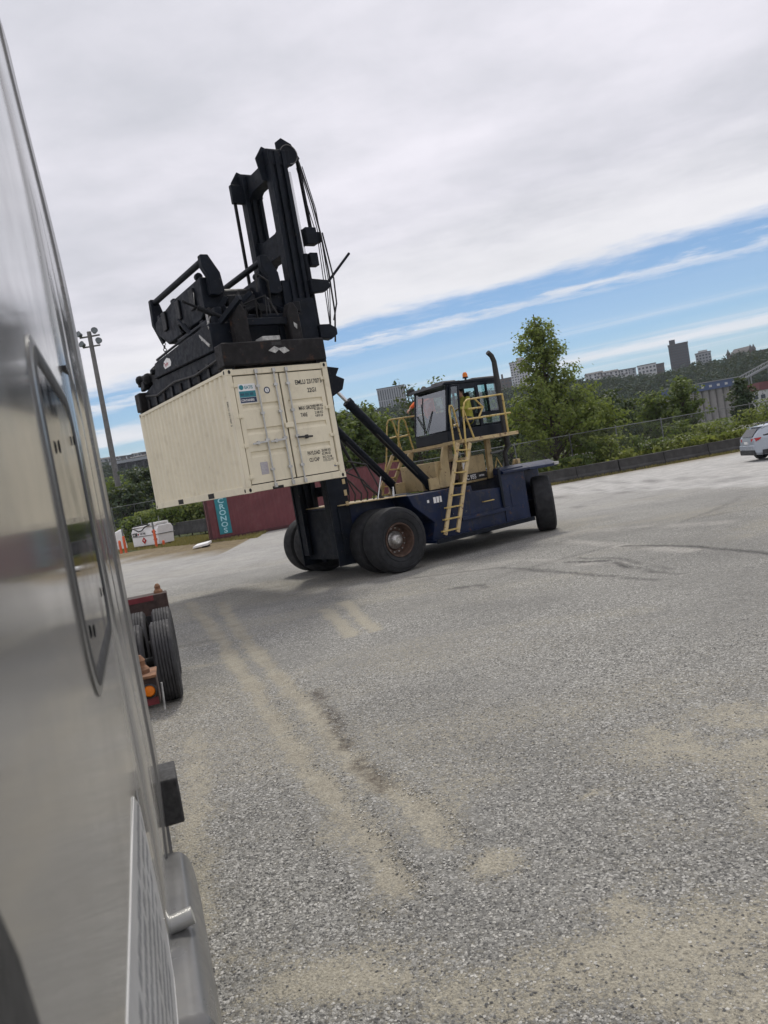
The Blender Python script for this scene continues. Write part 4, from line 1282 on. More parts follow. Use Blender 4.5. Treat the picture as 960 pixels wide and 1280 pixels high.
def handler():
    root = empty('container_handler', fork_to_world(0, 0, 0), YAW)
    tag(root, 'big blue and tan forklift container handler with black mast, holding the cream container high', 'container handler')
    def P(mb, name, mat, bevel=0.012, parent=root, ang=35):
        return mb.build(name, M[mat], parent, bevel, ang)
    # wheels
    def wheel(x, y, steer=0.0, deep=1, side=1):
        t = MB().lathe(tyre_profile(0.78, 0.40, 0.52), (0, 0, 0), (0, 1, 0), 56, close=True)
        for s in (-1, 1):                              # moulded rings on the sidewall
            t.lathe([(0.50, s * .252), (0.507, s * .266), (0.515, s * .252)], (0, 0, 0), (0, 1, 0), 48)
            t.lathe([(0.655, s * .258), (0.662, s * .268), (0.67, s * .258)], (0, 0, 0), (0, 1, 0), 48)
        o = P(t, 'wheel', 'tyre', 0)
        o.location = (x, y, 0.775)
        o.rotation_euler = (0, 0, steer)
        s = side
        r = MB().lathe([(0.41, s * .20), (0.40, s * .235), (0.375, s * .235), (0.36, s * .20), (0.345, s * .02), (0.33, -s * .02), (0.24, -s * .03), (0.235, -s * .05), (0.0, -s * .05)], (0, 0, 0), (0, 1, 0), 40)
        r.lathe([(0.405, -.2), (0.405, .2)], (0, 0, 0), (0, 1, 0), 32)
        P(r, 'rim', 'rim', 0, o)
        hb = MB().lathe([(0.21, -s * .045), (0.21, s * .03), (0.165, s * .06), (0.13, s * .13), (0.085, s * .155), (0.075, s * .12), (0.0, s * .12)], (0, 0, 0), (0, 1, 0), 28)
        P(hb, 'hub', 'hub', 0, o)
        bl = MB()
        for k in range(14):
            t_ = 2 * PI * k / 14
            bl.tube((0.285 * math.cos(t_), -s * .03, 0.285 * math.sin(t_)), (0.285 * math.cos(t_), s * .01, 0.285 * math.sin(t_)), 0.016, n=6)
        P(bl, 'wheel_nuts', 'hub', 0, o)
        return o
    wheel(0, 1.86, side=1); wheel(0, 1.24, side=1)
    wheel(0, -2.28, side=-1); wheel(0, -1.66, side=-1)
    wheel(-5.5, 1.38, R(47), side=-1); wheel(-5.5, -1.38, R(52), side=-1)
    # chassis
    P(MB().box(-0.35, 0.35, -2.1, 1.7, 0.5, 1.05), 'drive_axle', 'black')
    P(MB().prism([(0.9, -0.95, 0.55), (0.9, -0.95, 1.78), (-0.7, -0.95, 1.72), (-2.7, -0.95, 1.66), (-2.76, -0.95, 1.5), (-3.7, -0.95, 1.48), (-3.7, -0.95, 0.5)], (0, 1.9, 0)), 'chassis', 'blue')
    P(MB().box(0.902, 0.94, -1.0, 1.1, 0.5, 1.74), 'front_plate', 'black')
    P(MB().prism([(0.92, -1.0, 1.782), (0.92, 1.15, 1.782), (-0.72, 1.62, 1.735), (-0.72, -1.62, 1.735)], (0, 0, 0.025)), 'front_deck', 'tan', 0.004)
    for s in (1, -1):
        P(MB().prism([(-0.70, s * 0.96, 1.73), (-0.80, s * 0.96, 1.45), (-1.38, s * 0.96, 0.95), (-1.22, s * 0.96, 0.50), (-3.73, s * 0.96, 0.47), (-3.73, s * 0.96, 1.48), (-2.75, s * 0.96, 1.51), (-2.72, s * 0.96, 1.68)], (0, s * 0.74, 0)), 'side_tank', 'blue', 0.02)
        P(MB().box(-2.2, -3.86, s * 1.701, s * 1.79, 0.84, 0.93), 'side_ledge', 'blue', 0.008)
        P(MB().box(-1.1, -4.45, s * 1.5, s * 2.02, 0.47, 0.53), 'running_board', 'blue', 0.008)
        P(MB().box(-1.1, -4.45, s * 2.021, s * 2.04, 0.45, 0.56), 'board_edge', 'black', 0.004)
    for xa_, xb_, za_, zb_ in ((-1.25, -1.31, 1.46, 1.53), (-1.45, -1.53, 1.42, 1.57), (-1.55, -1.63, 1.42, 1.57), (-1.65, -1.71, 1.42, 1.57)):
        P(MB().box(xa_, xb_, 1.70, 1.703, za_, zb_), 'white_sticker', 'white', 0)
    # counterweight with overhanging fenders
    P(MB().prism([(-3.72, 1.72, .46), (-4.28, .85, .46), (-4.28, -.85, .46), (-3.72, -1.72, .46), (-4.619, -1.72, .46), (-4.619, 1.72, .46)], (0, 0, 1.47)), 'counterweight_front', 'blue', 0.02)
    P(MB().box(-4.62, -6.05, -0.86, 0.86, 0.55, 1.9), 'counterweight', 'blue', 0.05)
    P(MB().box(-4.9, -6.1, -0.9, 0.9, 0.4, 0.9), 'rear_axle', 'black', 0.03)
    for s in (1, -1):
        P(MB().prism([(-3.80, s * 1.42, 1.985), (-3.80, s * 1.5, 1.99), (-3.80, s * 1.80, 1.86), (-3.80, s * 1.80, 1.80), (-3.80, s * 1.42, 1.80)], (-.96, 0, 0)).prism([(-4.77, s * .84, 1.97), (-4.77, s * 1.5, 1.985), (-4.77, s * 1.80, 1.85), (-4.77, s * 1.80, 1.78), (-4.77, s * .84, 1.80)], (-1.1, 0, -0.02)), 'rear_fender', 'blue', 0.012)
    P(MB().box(-5.72, -5.9, 1.55, 1.82, 1.79, 1.87), 'tail_plate', 'chip', 0.01)
    P(MB().box(-5.15, -5.25, 0.9, 1.0, 1.98, 2.12).prism([(-5.1, 0.8, 1.97), (-5.35, .8, 1.97), (-5.28, .8, 2.12), (-5.16, .8, 2.12)], (0, .05, 0)), 'lifting_eye', 'tan', 0.01)
    P(MB().box(-3.66, -3.74, 1.721, 1.76, 0.95, 1.98), 'drain_pipe', 'cab', 0.012)
    P(MB().pipe([(-4.1, 1.2, 1.98), (-4.2, 1.2, 2.25), (-4.35, 1.2, 1.98)], 0.018, 6), 'tie_bar', 'yellow', 0)
    for xs_ in (-1.62, -2.55, -3.3):
        P(MB().box(xs_, xs_ - .012, 1.7005, 1.7035, .56, 1.46), 'panel_seam', 'ink', 0)
    P(MB().box(-1.95, -2.45, 1.7005, 1.715, 1.02, 1.42), 'access_panel', 'blue', 0.006)
    for k in range(4):
        P(MB().ball((-1.99 - .42 * (k % 2), 1.717, 1.06 + .32 * (k // 2)), .014, 6), 'panel_bolt', 'wire', 0)
    P(MB().pipe([(-3.0, 1.70, 1.2), (-3.0, 1.78, 1.2), (-3.35, 1.78, 1.2), (-3.35, 1.70, 1.2)], .014, 6), 'grab_handle', 'yellow', 0)
    P(MB().tube((-2.6, 1.66, 1.53), (-2.6, 1.66, 1.58), .07, n=12), 'filler_cap', 'rim', 0)
    P(MB().box(-4.0, -4.45, 1.7215, 1.73, .9, 1.5), 'access_panel', 'blue', 0.006)
    # engine hood, posts and platform
    P(MB().box(-2.38, -2.74, -0.8, 0.78, 1.70, 2.43), 'hood_front', 'tan', 0.02)
    P(MB().box(-2.78, -3.28, -0.7, 0.55, 1.70, 2.36), 'engine', 'grease', 0.02)
    P(MB().box(-2.8, -3.2, .56, .7, 1.85, 2.0).tube((-2.85, .62, 2.1), (-3.2, .62, 2.1), .09, n=10).tube((-3.0, .62, 1.7), (-3.0, .62, 2.35), .06, n=8), 'engine_pipes', 'rim', 0)
    hd = P(MB().box(-3.28, -4.12, -0.8, 0.8, 1.70, 2.42), 'hood_rear', 'tan', 0.02)
    P(MB().box(-3.32, -4.10, 0.8005, 0.806, 1.76, 1.95), 'model_plate', 'ink', 0, hd)
    text('TC 955', 0.165, M['white'], hd, (-3.28, 0.809, 1.795), (-1, 0, 0), (0, 0, 1), 'lettering', sx=0.86)
    text('series', 0.09, M['white'], hd, (-3.82, 0.809, 1.83), (-1, 0, 0), (0, 0, 1), 'lettering', sx=0.9)
    P(MB().box(-3.30, -3.46, 0.801, 0.806, 2.1, 2.27), 'warning_sticker', 'white', 0, hd)
    P(MB().prism([(-2.32, .79, 1.72), (-2.78, .79, 1.72), (-2.80, .79, 2.6), (-2.86, .79, 2.79), (-2.70, .79, 2.79)], (0, .09, 0)), 'cab_post', 'tan', 0.01)
    P(MB().prism([(-4.13, .79, 1.72), (-4.30, .79, 1.72), (-4.36, .79, 2.79), (-4.2, .79, 2.79)], (0, .1, 0)), 'cab_post', 'tan', 0.01)
    P(MB().prism([(-3.86, .3, 2.42), (-4.02, .3, 2.42), (-4.02, .3, 2.79), (-3.86, .3, 2.79)], (0, .1, 0)), 'cab_post', 'tan', 0.01)
    P(MB().prism([(-2.35, -.8, 1.72), (-2.6, -.8, 1.72), (-2.95, -.8, 2.79), (-2.78, -.8, 2.79)], (0, -.09, 0)), 'cab_post', 'tan', 0.01)
    P(MB().prism([(-4.13, -.8, 1.72), (-4.3, -.8, 1.72), (-4.36, -.8, 2.79), (-4.2, -.8, 2.79)], (0, -.1, 0)), 'cab_post', 'tan', 0.01)
    P(MB().box(-2.62, -4.62, 0.96, 1.76, 2.79, 2.88).box(-2.86, -4.7, -1.35, 0.96, 2.79, 2.875), 'cab_platform', 'tan', 0.008)
    # ladders
    def ladder(s, off, ya, yb, za=0.62):
        pr = root
        st = MB()
        A0, A1 = Vector((-1.40 + off, s * ya, za)), Vector((-2.47 + off, s * yb, 2.80))
        B0, B1 = Vector((-1.80 + off, s * ya, za)), Vector((-2.86 + off, s * yb, 2.76))
        for a, b in ((A0, A1), (B0, B1)):
            P(MB().bar(a, b, 0.055, 0.10, (1, 0, 0)), 'ladder_rail', 'tan', 0.006)
        for k in range(8):
            f = (k + 0.35) / 8
            a, b = A0.lerp(A1, f), B0.lerp(B1, f)
            e = (b - a).normalized() * 0.12 if k < 3 else Vector()
            P(MB().bar(a - e, b, 0.10, 0.035), 'ladder_rung', 'yellow', 0.004)
        return A0, A1, B0, B1
    A0, A1, B0, B1 = ladder(1, 0, 2.0, 1.76)
    ladder(-1, -0.05, 1.45, 1.25, 1.0)
    def rail(pts, name='hand_rail', r=0.024):
        P(MB().pipe(pts, r, 8), name, 'yellow', 0)
    rail([A0.lerp(A1, .84), (-2.36, 1.78, 3.66), (-2.40, 1.77, 3.76), (-2.47, 1.76, 3.76), (-2.52, 1.75, 3.66), (-2.62, 1.74, 2.88)])
    rail([(-2.43, 1.76, 3.25), (-2.57, 1.75, 3.28)])
    rail([B0.lerp(B1, .8), (-2.80, 1.78, 3.60), (-2.90, 1.77, 3.80), (-3.0, 1.76, 3.86), (-4.22, 1.75, 3.90), (-4.27, 1.75, 3.84)])
    rail([(-4.26, 1.75, 2.86), (-4.26, 1.75, 3.92)], r=0.028)
    rail([(-2.80, 1.78, 3.66), (-3.04, 1.76, 2.85)])
    rail([(-2.92, 1.77, 3.36), (-4.45, 1.75, 3.38)])
    rail([(-3.0, 1.76, 3.62), (-3.42, 1.75, 3.62), (-3.52, 1.75, 3.62)])
    rail([(-3.28, 1.75, 3.86), (-3.52, 1.75, 3.62), (-3.34, 1.75, 3.40)])
    for off in (0, -0.42):
        rail([(-2.28 + off, -1.28, 2.6), (-2.52 + off, -1.26, 3.72), (-2.58 + off, -1.25, 3.82), (-2.68 + off, -1.25, 3.82), (-2.74 + off, -1.25, 3.72), (-2.86 + off, -1.24, 2.88)])
        rail([(-2.42 + off, -1.27, 3.3), (-2.8 + off, -1.25, 3.33)])
    rail([(-2.64, -1.25, 3.83), (-4.5, -1.25, 3.86), (-4.5, -1.25, 2.88)])
    rail([(-2.28, -1.3, 2.6), (-2.02, -1.36, 1.7)])
    # cab
    x0b, x0t, x1, ya, yb, zb, zt = -2.90, -3.13, -4.92, -0.55, 0.92, 2.88, 4.40
    P(MB().prism([(x0b + .02, ya, zb), (x0b, ya, zb + .30), (-4.92, ya, zb + .30), (-4.92, ya, zb)], (0, yb - ya, 0)).box(-4.2, -4.9, ya + .02, yb - .02, 3.181, 3.24), 'cab_base', 'cab', 0.02)
    fr = MB()
    for y in (ya + .03, yb - .03):
        fr.bar((x0b - .03, y, zb + .30), (x0t - .03, y, zt), 0.07, 0.09, (1, 0, 0))
        fr.box(-4.10, -4.20, y - .03, y + .03, zb + .3, zt)
        fr.box(-4.48, -4.53, y - .03, y + .03, 3.5, zt)
        fr.box(-4.84, -4.92, y - .03, y + .03, zb + .3, zt)
        fr.box(-4.2, -4.84, y - .028, y + .028, 3.46, 3.56)
        fr.box(-3.2, -4.1, y - .03, y + .03, zt - .16, zt)
        fr.box(-4.2, -4.84, y - .03, y + .03, zt - .10, zt)
    fr.box(-4.86, -4.92, ya + .06, yb - .06, 3.5, 3.62)
    P(fr, 'cab_frame', 'cab', 0.008)
    P(MB().box(-3.02, -4.98, ya - .04, yb + .04, zt, zt + .07).prism([(-3.02, ya - .04, zt + .07), (-2.92, ya - .04, zt - .02), (-3.02, ya - .04, zt)], (0, yb - ya + .08, 0)), 'cab_roof', 'cab', 0.015)
    P(MB().box(-4.1, -4.9, 0.2, yb - .05, zt + .071, zt + .12).box(-3.4, -3.9, -.1, .4, zt + .071, zt + .17), 'roof_hatch', 'pole', 0.02)
    gl = MB().add([(x0b + .005, ya + .06, zb + .32), (x0b + .005, yb - .06, zb + .32), (x0t + .005, yb - .06, zt - .02), (x0t + .005, ya + .06, zt - .02)], [(0, 1, 2, 3)])
    P(gl, 'windscreen', 'dustglass', 0)
    def pane(x0, x1_, z0, z1, y, name='side_window'):
        P(MB().add([(x0, y, z0), (x1_, y, z0), (x1_, y, z1), (x0, y, z1)], [(0, 1, 2, 3)]), name, 'glass', 0)
    for y in (ya, yb):
        pane(-4.2, -4.48, 3.56, zt - .1, y); pane(-4.53, -4.84, 3.56, zt - .1, y); pane(-4.2, -4.84, 3.24, 3.46, y, 'lower_window')
    pane(-3.16, -4.1, 3.2, zt - .16, ya)
    P(MB().add([(-4.9, ya + .06, 3.62), (-4.9, yb - .06, 3.62), (-4.9, yb - .06, zt), (-4.9, ya + .06, zt)], [(0, 1, 2, 3)]), 'rear_window', 'glass', 0)
    # the door stands open along the front pillar
    P(MB().bar((x0b - .05, yb + .04, zb + .31), (x0t - .06, yb + .04, zt - .03), 0.04, 0.05, (1, 0, 0)).bar((-3.22, yb + .16, zb + .31), (-3.36, yb + .16, zt - .05), 0.04, 0.05, (1, 0, 0)).bar((x0b - .05, yb + .04, zb + .33), (-3.22, yb + .16, zb + .33), 0.04, 0.05).bar((x0t - .06, yb + .04, zt - .05), (-3.36, yb + .16, zt - .06), 0.04, 0.05), 'cab_door', 'cab', 0.004)
    P(MB().add([(x0b - .06, yb + .045, zb + .34), (-3.21, yb + .155, zb + .34), (-3.35, yb + .155, zt - .06), (x0t - .07, yb + .045, zt - .06)], [(0, 1, 2, 3)]), 'door_window', 'glass', 0)
    w1 = MB().bar((x0b + .03, -.05, zb + .34), (-3.06, -.22, 4.05), 0.03, 0.02).bar((-3.0, -.2, 3.62), (-3.1, -.17, 4.22), 0.05, 0.03).bar((x0b + .03, .02, zb + .34), (-3.0, 0.28, 3.8), 0.02, 0.015).bar((x0b + .03, .02, zb + .34), (-2.98, -.42, 3.75), 0.02, 0.015)
    P(w1, 'wiper', 'rubber', 0)
    P(MB().box(-3.2, -3.42, -.2, .5, 3.2, 3.72).box(-3.2, -3.36, .42, .56, 3.2, 3.6), 'dashboard', 'seat', 0.02)
    P(MB().lathe([(0.19, -.015), (0.205, 0), (0.19, .015)], (-3.5, .2, 3.72), (-.5, 0, .8), 20, close=True).tube((-3.4, .2, 3.6), (-3.5, .2, 3.72), .02, n=6), 'steering_wheel', 'seat', 0)
    P(MB().box(-3.85, -4.35, -.05, .47, 3.19, 3.40).box(-4.25, -4.40, -.05, .47, 3.40, 4.05).box(-4.27, -4.36, .05, .37, 4.05, 4.2), 'driver_seat', 'seat', 0.04)
    P(MB().tube((-3.1, ya - .1, zt + .06), (-3.1, ya - .1, zt - .2), .015, n=6).box(-3.02, -3.16, ya - .2, ya - .02, zt + .0, zt + .14), 'work_lamp', 'ink', 0.02)
    b = P(MB().tube((-4.35, .3, zt + .07), (-4.35, .3, zt + .2), .03, n=8).tube((-4.35, .3, zt + .2), (-4.35, .3, zt + .23), .08, n=12), 'beacon_stalk', 'cab', 0)
    P(MB().lathe([(0.075, 0), (0.07, .08), (0.045, .13), (0, .14)], (-4.35, .3, zt + .23), (0, 0, 1), 16), 'beacon_lens', 'amber', 0, b)
    P(MB().tube((-3.25, .1, zt + .13), (-4.2, .2, zt + .16), .012, n=5), 'aerial_bar', 'ink', 0)
    # exhaust
    P(MB().pipe([(-4.55, 1.18, 1.97), (-4.55, 1.18, 2.35), (-4.68, 1.2, 2.5), (-4.68, 1.2, 4.3), (-4.68, 1.2, 4.86), (-4.62, 1.2, 5.02), (-4.5, 1.2, 5.12)], [.065, .065, .082, .082, .07, .068, .066], 12), 'exhaust_stack', 'ink', 0)
    P(MB().pipe([(-4.55, 1.0, 1.97), (-4.75, 1.0, 2.3), (-4.62, 1.1, 2.42), (-4.2, 1.0, 2.4)], .03, 6), 'breather_pipe', 'wire', 0)
    # tilt rams
    for y in (.78, -.75):
        a, bb = Vector((-2.12, y, 1.86)), Vector((0.45, y, 4.80))
        d = (bb - a)
        P(MB().tube(a, a + d * 0.80, 0.115, n=16).tube(a + d * .78, a + d * .815, 0.13, n=16).ball(a, 0.15, 10), 'tilt_ram', 'black', 0)
        P(MB().tube(a + d * 0.8, bb, 0.045, n=10), 'ram_rod', 'chrome', 0)
        P(MB().tube(a + d * .15 + Vector((0.04, .12, -.12)), a + d * .55 + Vector((0.04, .12, -.12)), 0.018, n=6), 'ram_pipe', 'rubber', 0)
        P(MB().box(a.x - .16, a.x + .14, y - .2, y - .13, 1.72, 2.02).box(a.x - .16, a.x + .14, y + .13, y + .2, 1.72, 2.02), 'ram_bracket', 'tan', 0.01)
        P(MB().prism([(0.52, y - .12, 4.35), (0.10, y - .12, 4.55), (0.0, y - .12, 4.8), (0.22, y - .12, 4.9), (0.1, y - .12, 5.08), (0.52, y - .12, 5.15)], (0, .24, 0)), 'ram_lug', 'black', 0.02)
    # mast
    yr, yl = 0.86, -0.60
    def upright(yc, z0, z1, xa, xb, w, name, s):
        mb = MB()
        mb.box(xa, xb, yc - w / 2, yc + w / 2 - .05, z0, z1)
        mb.box(xa, xa + .09, yc + w / 2 - .0499, yc + w / 2 + .03, z0, z1)
        mb.box(xb - .09, xb, yc + w / 2 - .0499, yc + w / 2 + .03, z0, z1)
        mb.box((xa + xb) / 2 - .05, (xa + xb) / 2 + .05, yc + w / 2 - .0499, yc + w / 2 + .01, z0, z1)
        return P(mb, name, 'black', 0.008)
    for yc, zt_ in ((yr, 10.22), (yl, 10.2)):
        upright(yc, 0.62, zt_, 0.63, 1.09, 0.24, 'inner_upright', 1)
        P(MB().box(0.60, 1.12, yc + .155, yc + .20, 0.36, 6.75).box(0.56, 0.625, yc - .1, yc + .154, .36, 6.75) if yc > 0 else MB().box(0.60, 1.12, yc - .20, yc - .125, 0.36, 6.75).box(0.56, 0.625, yc - .124, yc + .12, .36, 6.75), 'outer_upright', 'black', 0.008)
        P(MB().prism([(1.22, yc - .13, 9.6), (1.30, yc - .13, 10.1), (1.10, yc - .13, 10.38), (0.9, yc - .13, 10.30), (0.7, yc - .13, 10.32), (0.5, yc - .13, 10.2), (0.48, yc - .13, 9.75), (.7, yc - .13, 9.5)], (0, .05, 0)).box(0.5, 1.1, yc - .08, yc + .1, 9.9, 10.26), 'mast_head', 'black', 0.01)
        # chains on the front and lift ram behind
        if yc < 0:
            P(MB().box(1.30, 1.37, yc - .02, yc + .03, 6.2, 9.8), 'lift_chain', 'grease', 0)
            P(MB().box(1.05, 1.40, yc - .06, yc + .06, 9.55, 10.0), 'chain_block', 'black', 0.01)
        yq = yc - .04 if yc > 0 else yc - .52
        P(MB().tube((0.47, yq, 2.0), (0.47, yq, 7.85), 0.08, n=12), 'lift_ram', 'black', 0)
        P(MB().tube((0.47, yq, 7.85), (0.50, yq, 9.8), 0.045, n=10), 'ram_rod', 'chrome', 0)
    sh = P(MB().lathe([(0.0, -.05), (.17, -.05), (.24, -.07), (.24, -.04), (.2, 0), (.24, .04), (.24, .07), (.17, .05), (0, .05)], (0.50, yr + .02, 10.17), (0, 1, 0), 28), 'chain_sheave', 'black', 0)
    P(MB().lathe([(.23, .072), (.215, .072), (.215, .078), (.23, .078)], (0.50, yr + .02, 10.17), (0, 1, 0), 28, close=True), 'sheave_ring', 'pole', 0, sh)
    P(MB().prism([(0.55, yr - .1, 9.9), (0.12, yr - .1, 10.16), (0.30, yr - .1, 10.5), (0.55, yr - .1, 10.62), (0.72, yr - .1, 10.5), (0.72, yr - .1, 10.2)], (0, .035, 0)), 'sheave_plate', 'black', 0.006)
    P(MB().tube((0.27, yr, 10.1), (0.22, yr, 8.3), .028, n=6).tube((0.27, yr + .07, 10.1), (0.22, yr + .07, 8.3), .028, n=6), 'lift_chain', 'grease', 0)
    P(MB().pipe([(0.27, yr + .1, 10.0), (0.1, yr + .12, 9.0), (0.02, yr + .12, 8.3), (-.02, yr + .12, 7.4), (0.0, yr + .12, 6.4), (0.12, yr + .1, 5.7)], .022, 6).pipe([(0.02, yr + .2, 8.3), (-.08, yr + .2, 7.2), (-.04, yr + .2, 6.6), (0.12, yr + .2, 6.2)], .02, 6), 'mast_hose', 'rubber', 0)
    for k in range(3):
        P(MB().pipe([(0.30 - .05 * k, yr + .05 * k, 9.9), (0.16 - .06 * k, yr + .06 * k, 8.9), (0.10 - .05 * k, yr + .08, 8.2), (0.16 - .07 * k, yr + .1, 7.0), (0.2, yr + .1, 5.9)], .012, 5), 'mast_cable', 'rubber', 0)
    P(MB().box(0.12, 0.42, yr - .1, yr + .12, 8.06, 8.46).box(-.02, .2, yr - .08, yr + .1, 8.12, 8.36), 'chain_anchor', 'black', 0.02)
    P(MB().box(0.18, 0.4, yr - .1, yr + .1, 7.55, 7.86), 'chain_anchor', 'black', 0.02)
    P(MB().prism([(0.6, yr + .04, 6.86), (0.2, yr + .04, 6.9), (0.06, yr + .04, 7.0), (0.10, yr + .04, 7.16), (0.6, yr + .04, 7.2)], (0, .2, 0)), 'hose_bracket', 'black', 0.02)
    P(MB().tube((0.05, yr + .16, 7.15), (-.66, yr + .18, 7.82), .032, n=8), 'hose_boom', 'black', 0)
    P(MB().prism([(0.6, yr + .06, 5.78), (0.3, yr + .06, 5.74), (0.12, yr + .06, 5.85), (0.12, yr + .06, 6.0), (0.3, yr + .06, 6.1), (0.6, yr + .06, 6.1)], (0, .22, 0)), 'roller_housing', 'black', 0.02)
    # mast cross members
    for z0, z1, x0, x1_ in ((9.72, 10.12, .66, .98), (7.9, 8.45, .62, .98), (6.3, 6.7, .6, 1.0)):
        P(MB().prism([(x0, yl + .1, z0 - .12), (x0, yl + .35, z0), (x0, yr - .35, z0), (x0, yr - .1, z0 - .12), (x0, yr - .1, z1 + .1), (x0, yr - .4, z1), (x0, yl + .4, z1), (x0, yl + .1, z1 + .1)], (x1_ - x0, 0, 0)), 'cross_member', 'black', 0.01)
    for z0, z1 in ((0.6, 0.95), (2.05, 2.3), (4.2, 4.7)):
        P(MB().box(0.45, 0.56, yl - .1, yr + .1, z0, z1), 'cross_member', 'black', 0.01)
    np_ = P(MB().box(0.57, 0.62, -.18, .30, 1.10, 1.62), 'mast_number_plate', 'brownblack', 0.01)
    text('21', 0.40, M['pole'], np_, (0.625, -.14, 1.20), (0, 1, 0), (0, 0, 1), 'lettering')
    for za_, zb_ in ((2.0, 2.14), (2.28, 2.40), (1.75, 1.86)):
        P(MB().box(0.60, 0.68, yr + .202, yr + .215, za_, zb_), 'mast_stripe', 'tan', 0.004)
    hs = MB()
    for k in range(6):
        y = -.5 + k * .3
        hs.pipe([(0.40, y, 2.4 + .2 * (k % 3)), (-0.1, y + .05, 2.3 + .35 * (k % 2)), (-.35, y + .1, 1.95), (-.3, y + .1, 1.76)], 0.022, 6)
    for k in range(3):
        hs.pipe([(0.40, .3 + k * .08, 3.9), (0.05, .5 + k * .1, 2.9 - .1 * k), (-.1, .75, 2.2), (-.4, 1.0 + .06 * k, 1.76)], 0.02, 6)
    P(hs, 'hydraulic_hose', 'rubber', 0)
    P(MB().tube((-.15, 1.2, 1.76), (-.35, 1.2, 2.3), .02, n=6).tube((-.6, 1.25, 1.76), (-.62, 1.25, 2.0), .03, n=6), 'deck_lever', 'chrome', 0)
    # carriage and spreader
    P(MB().box(1.09, 1.14, yl - .2, yr + .12, 5.7, 6.6).box(1.08, 1.3, yl - .15, yl + .12, 5.6, 7.3).box(1.08, 1.3, yr - .15, yr + .10, 5.6, 7.2), 'carriage', 'black', 0.02)
    P(MB().box(1.15, 3.60, 1.72, 2.13, 5.09, 5.58), 'end_beam', 'brownblack', 0.03)
    P(MB().prism([(2.55, 2.131, 5.36), (2.4, 2.131, 5.30), (2.3, 2.131, 5.37), (2.2, 2.131, 5.28), (2.05, 2.131, 5.33), (2.15, 2.131, 5.42), (2.3, 2.131, 5.40), (2.4, 2.131, 5.45)], (0, .003, 0)), 'scrape_mark', 'chip', 0)
    P(MB().box(2.45, 2.22, 2.131, 2.135, 5.47, 5.54), 'beam_slot', 'ink', 0)
    P(MB().box(2.62, 2.2, 1.75, 2.1, 5.585, 5.68), 'beam_box', 'chip', 0.01)
    P(MB().box(1.15, 3.60, -4.06, -3.66, 5.09, 5.58), 'end_beam', 'brownblack', 0.03)
    for x0, x1_ in ((2.95, 3.42), (1.32, 1.75)):
        P(MB().prism([(x0, 1.72, 5.12), (x0, 1.72, 5.55), (x0, -2.6, 5.72), (x0, -3.66, 5.55), (x0, -3.66, 5.12)], (x1_ - x0, 0, 0)), 'telescopic_beam', 'black', 0.02)
        P(MB().prism([(x0 - .06, 1.45, 5.56), (x0 - .06, 1.45, 6.16), (x0 - .06, -2.2, 6.10), (x0 - .06, -2.6, 5.74)], (x1_ - x0 + .12, 0, 0)), 'main_beam', 'black', 0.025)
    for x, z, w in ((2.9, 5.55, .34), (1.62, 5.6, .3)):
        P(MB().prism([(x + w / 2, 1.55, z - .05), (x - w / 2, 1.55, z - .05), (x - w / 2 + .02, 1.55, 6.3), (x - .04, 1.55, 6.46), (x + .06, 1.55, 6.46), (x + w / 2, 1.55, 6.2)], (0, .28, 0)), 'pedestal', 'brownblack', 0.03)
    P(MB().box(1.7, 2.8, 1.6, 1.75, 6.0, 6.16), 'pedestal_bar', 'black', 0.02)
    P(MB().box(1.3, 3.35, -.9, 1.35, 5.6, 6.35), 'centre_frame', 'black', 0.05)
    P(MB().tube((1.5, .9, 6.5), (3.2, .9, 6.5), .13, n=14).tube((1.5, -.5, 6.55), (3.2, -.5, 6.55), .13, n=14).tube((2.2, 1.5, 6.45), (2.2, -2.4, 6.55), .09, n=12), 'slew_ram', 'grease', 0)
    P(MB().lathe([(0.5, -.1), (.55, 0), (.5, .1), (.2, .1)], (2.3, .2, 6.55), (0, 0, 1), 24).box(2.0, 2.7, -1.2, .9, 6.36, 6.9), 'slew_ring', 'grease', 0.03)
    bd = MB()
    pr = []
    for yy, zz in ((-1.22, 5.80), (-1.16, 5.88), (-1.22, 5.97), (-1.42, 6.03), (-1.64, 5.98), (-1.72, 5.88), (-1.64, 5.80)):
        pr.append((3.482, yy, zz))
    bd.prism(pr, (0.003, 0, 0))
    b_ = P(bd, 'maker_badge', 'white', 0)
    text('Taylor', 0.13, M['redlens'], b_, (3.487, -1.66, 5.85), (0, 1, 0), (0, 0, 1), 'lettering', sx=0.9)
    # upper side-shift frames
    for xc in (3.02, 1.58):
        rl = P(MB().tube((xc + .10, -2.62, 7.66), (xc + .10, .98, 7.66), .075, n=12), 'frame_rail', 'black', 0)
        for y in (.86, -2.66):
            P(MB().prism([(xc + .20, y, 7.76), (xc + .02, y, 7.76), (xc - .20, y, 7.36), (xc - .24, y, 6.95), (xc - .12, y, 6.86), (xc + .1, y, 6.88), (xc + .10, y, 7.3), (xc + .20, y, 7.5)] if y > 0 else
                         [(xc + .22, y, 7.74), (xc + .02, y, 7.74), (xc - .1, y, 7.3), (xc - .1, y, 6.75), (xc + .06, y, 6.60), (xc + .24, y, 7.1)], (0, .18, 0)), 'frame_plate', 'black', 0.02)
        P(MB().prism([(xc - .3, .84, 7.32), (xc - .3, .84, 6.62), (xc - .3, .5, 6.45), (xc - .3, -1.75, 6.42), (xc - .3, -2.45, 6.85), (xc - .3, -2.45, 7.12), (xc - .3, -1.0, 7.3)], (.52, 0, 0)), 'frame_box', 'black', 0.03)
        for y in (.35, -.6, -1.6):
            P(MB().box(xc + .222, xc + .27, y - .22, y + .06, 6.75, 7.2), 'frame_rib', 'grease', 0.015)
